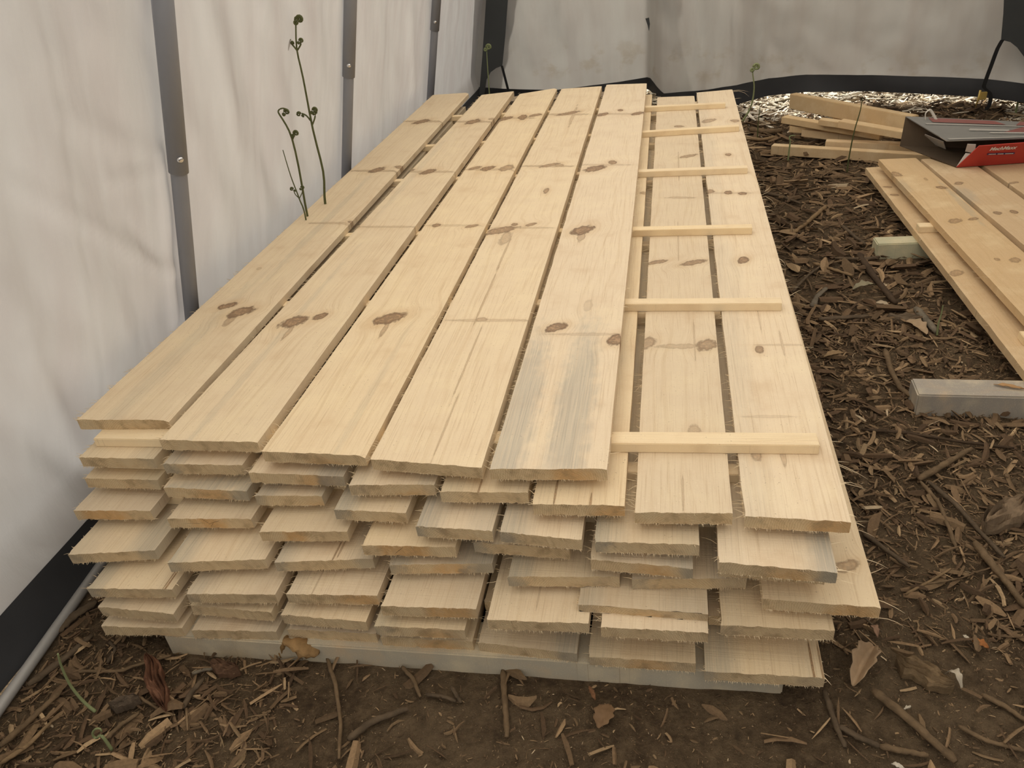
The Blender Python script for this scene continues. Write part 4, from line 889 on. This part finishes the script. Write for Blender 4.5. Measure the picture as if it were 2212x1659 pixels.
leaf('grey-green crumpled leaf near the dark branch', (1842, 625), (1890, 615), 20, (.32, .28, .18, 1), .5, .008, seed=9)
leaf('small tan leaf hanging by the stack corner', (1880, 1352), (1896, 1376), 14, (.36, .22, .14, 1), .3, .012, seed=10)
leaf('white scrap lying alone in the front soil', (1925, 1650), (1955, 1662), 9, (.75, .68, .56, 1), .3, .004, seed=11)
leaf('little white wood flake near the long thick stick', (1952, 1532), (1968, 1526), 6, (.72, .64, .5, 1), .2, .002, seed=12)
leaf('little white wood flake near the orange leaf scrap', (2080, 1372), (2094, 1382), 8, (.72, .64, .5, 1), .2, .002, seed=13)
leaf('orange splinter resting on the grey bearer', (2148, 830), (2212, 840), 10, (.50, .30, .14, 1), .2, .002, seed=14)

COL.objects[-1].location.z += .058; 
# the splinter sits on the bearer top
_o = COL.objects[-1]; _c = P(2180, 835, .0615); _old = P(2180, 835, .004); _o.location.x += _c.x-_old.x; _o.location.y += _c.y-_old.y

# ------------------------------------------------------------------ mulch: uncountable shreds
def mulch(name, n, region, dens, size, palette, label, seed, zmax=.012, minor=.25):
    r = np.random.default_rng(seed); VV, FF, CC = [], [], []; pal = np.array(palette); k = 0; tries = 0
    while k < n and tries < n*12:
        tries += 1; x = r.uniform(region[0], region[1]); y = r.uniform(region[2], region[3])
        if r.random() > dens(x, y): continue
        if -1.13 < x < .25 and y > 1.02 and y < 4.6 and r.random() < .93: continue
        L = size[0]+(size[1]-size[0])*r.random()**(4.3 if y > 1.2 or x < -.75 else 5.); w = L*r.choice([r.uniform(.05, .14), r.uniform(.1, .38)])+.0008; th = w*r.uniform(.25, .7)
        a = r.uniform(0, 2*math.pi); el = r.normal(0, .16); ca, sa = math.cos(a), math.sin(a); ce, se = math.cos(el), math.sin(el)
        dx = np.array((ca*ce, sa*ce, se)); dy = np.array((-sa, ca, 0)); rl = r.uniform(-.7, .7); up = np.cross(dx, dy); dy2 = dy*math.cos(rl)+up*math.sin(rl); up2 = -dy*math.sin(rl)+up*math.cos(rl)
        z = gh(x, y)+abs(se)*L*.38+th*.3+zmax*r.random()**2; bend = r.normal(0, .12)*L
        c = np.array((x, y, z)); b = len(VV)
        e0_, e1_ = r.uniform(.1, .95), r.uniform(.1, .95)
        for t_, ww in ((-.5, e0_), (-.15, 1.), (.2, .9), (.5, e1_)):
            o_ = c+dx*L*t_+dy2*bend*(t_*t_*2-.2)
            VV += [o_+dy2*w*.5*ww, o_+up2*th*.5*ww, o_-dy2*w*.5*ww, o_-up2*th*.5*ww]
        for i in range(3):
            for j in range(4): FF.append((b+i*4+j, b+i*4+(j+1) % 4, b+i*4+4+(j+1) % 4, b+i*4+4+j))
        FF.append((b+3, b+2, b+1, b)); FF.append((b+12, b+13, b+14, b+15))
        cc = pal[r.choice(len(pal), p=PW_)]*r.uniform(.65, 1.25); CC += [(*cc, 1)]*16; k += 1
    o = link(name, VV, FF, M['chips']); at = o.data.color_attributes.new('tint', 'FLOAT_COLOR', 'POINT'); at.data.foreach_set('color', np.array(CC, dtype=np.float32).ravel())
    tag(o, label, 'mulch', kind='stuff'); return o
PAL = [(.118, .076, .045), (.18, .12, .070), (.24, .163, .094), (.31, .215, .125), (.41, .295, .175), (.54, .43, .29)]; PW_ = [.30, .32, .22, .12, .035, .005]
def dens_main(x, y):
    d = 1.1 if x > .3 else .35
    if y > 4.4: d = .9
    if x > .25 and y < 1.15: d = .22
    if x < -.75 and y < 1.25: d = .9
    elif x < .25 and y < 1.05: d = .16
    d *= .55+.9*max(0, min(1, .5+1.2*nz(x*2.1, y*2.1, 8)))
    return min(1, d)
mulch('wood_mulch', 15000, (-1.37, 1.3, .62, 2.6), dens_main, (.007, .075), PAL, 'shredded brown wood mulch around the boards', 11)
mulch('wood_mulch', 18000, (.25, 2.15, 2.4, 5.4), dens_main, (.012, .11), PAL, 'shredded brown mulch between the stack and the end tarp', 12)
PW_ = [.1, .25, .3, .2, .1, .05]
mulch('fine_litter', 15000, (-1.4, 1.3, .62, 2.4), lambda x, y: .5+.5*dens_main(x, y), (.003, .014), PAL, 'fine crumbs and sawdust flecks over the soil', 13, zmax=.004)
PW_ = [.02, .06, .10, .18, .30, .34]; PAL = [(.10, .07, .04), (.22, .17, .11), (.40, .33, .24), (.58, .51, .40), (.74, .68, .56), (.85, .80, .70)]  # chips beyond the end tarp: sun glare put into a much paler palette
mulch('wood_mulch', 14000, (-.2, 2.25, 4.9, 7.4), lambda x, y: 1. if y > 5.25-.25*(x-.5) and ((x-MD1.x)**2+(y-MD1.y)**2 > .05) and ((x-MD2.x)**2+(y-MD2.y)**2 > .04) else .06, (.02, .11), PAL, 'wood chips outside beyond the end tarp, paled to look sunlit', 14, zmax=.03)

# ------------------------------------------------------------------ light
w = bpy.data.worlds.new('sky'); C.world = w; w.use_nodes = True; t = NT(w.node_tree); t.n.clear()
sk = t.node('ShaderNodeTexSky', sky_type='NISHITA'); sk.sun_disc = False; sk.sun_elevation = math.radians(52); sk.sun_rotation = math.radians(-35)
bg = t.node('ShaderNodeBackground'); t.l.new(t.mix(.92, sk.outputs[0], (.66, .64, .615)), bg.inputs[0]); bg.inputs[1].default_value = .38
wo = t.node('ShaderNodeOutputWorld'); t.l.new(bg.outputs[0], wo.inputs[0])
sun = bpy.data.lights.new('sun', 'SUN'); sun.energy = 6.0; sun.angle = math.radians(1.0); sun.color = (1, .95, .86)
so = bpy.data.objects.new('sun', sun); COL.objects.link(so)
sd = Vector((.45, -.62, -1.0)).normalized(); so.rotation_euler = sd.to_track_quat('-Z', 'Y').to_euler()

C.view_settings.view_transform = 'Standard'; C.view_settings.look = 'None'; C.view_settings.gamma = 1; C.view_settings.use_curve_mapping = False
C.view_settings.exposure = 0.46
C.cycles.max_bounces = 7; C.cycles.diffuse_bounces = 5; C.cycles.transmission_bounces = 5; C.cycles.use_denoising = True
C.cycles.sample_clamp_indirect = 8
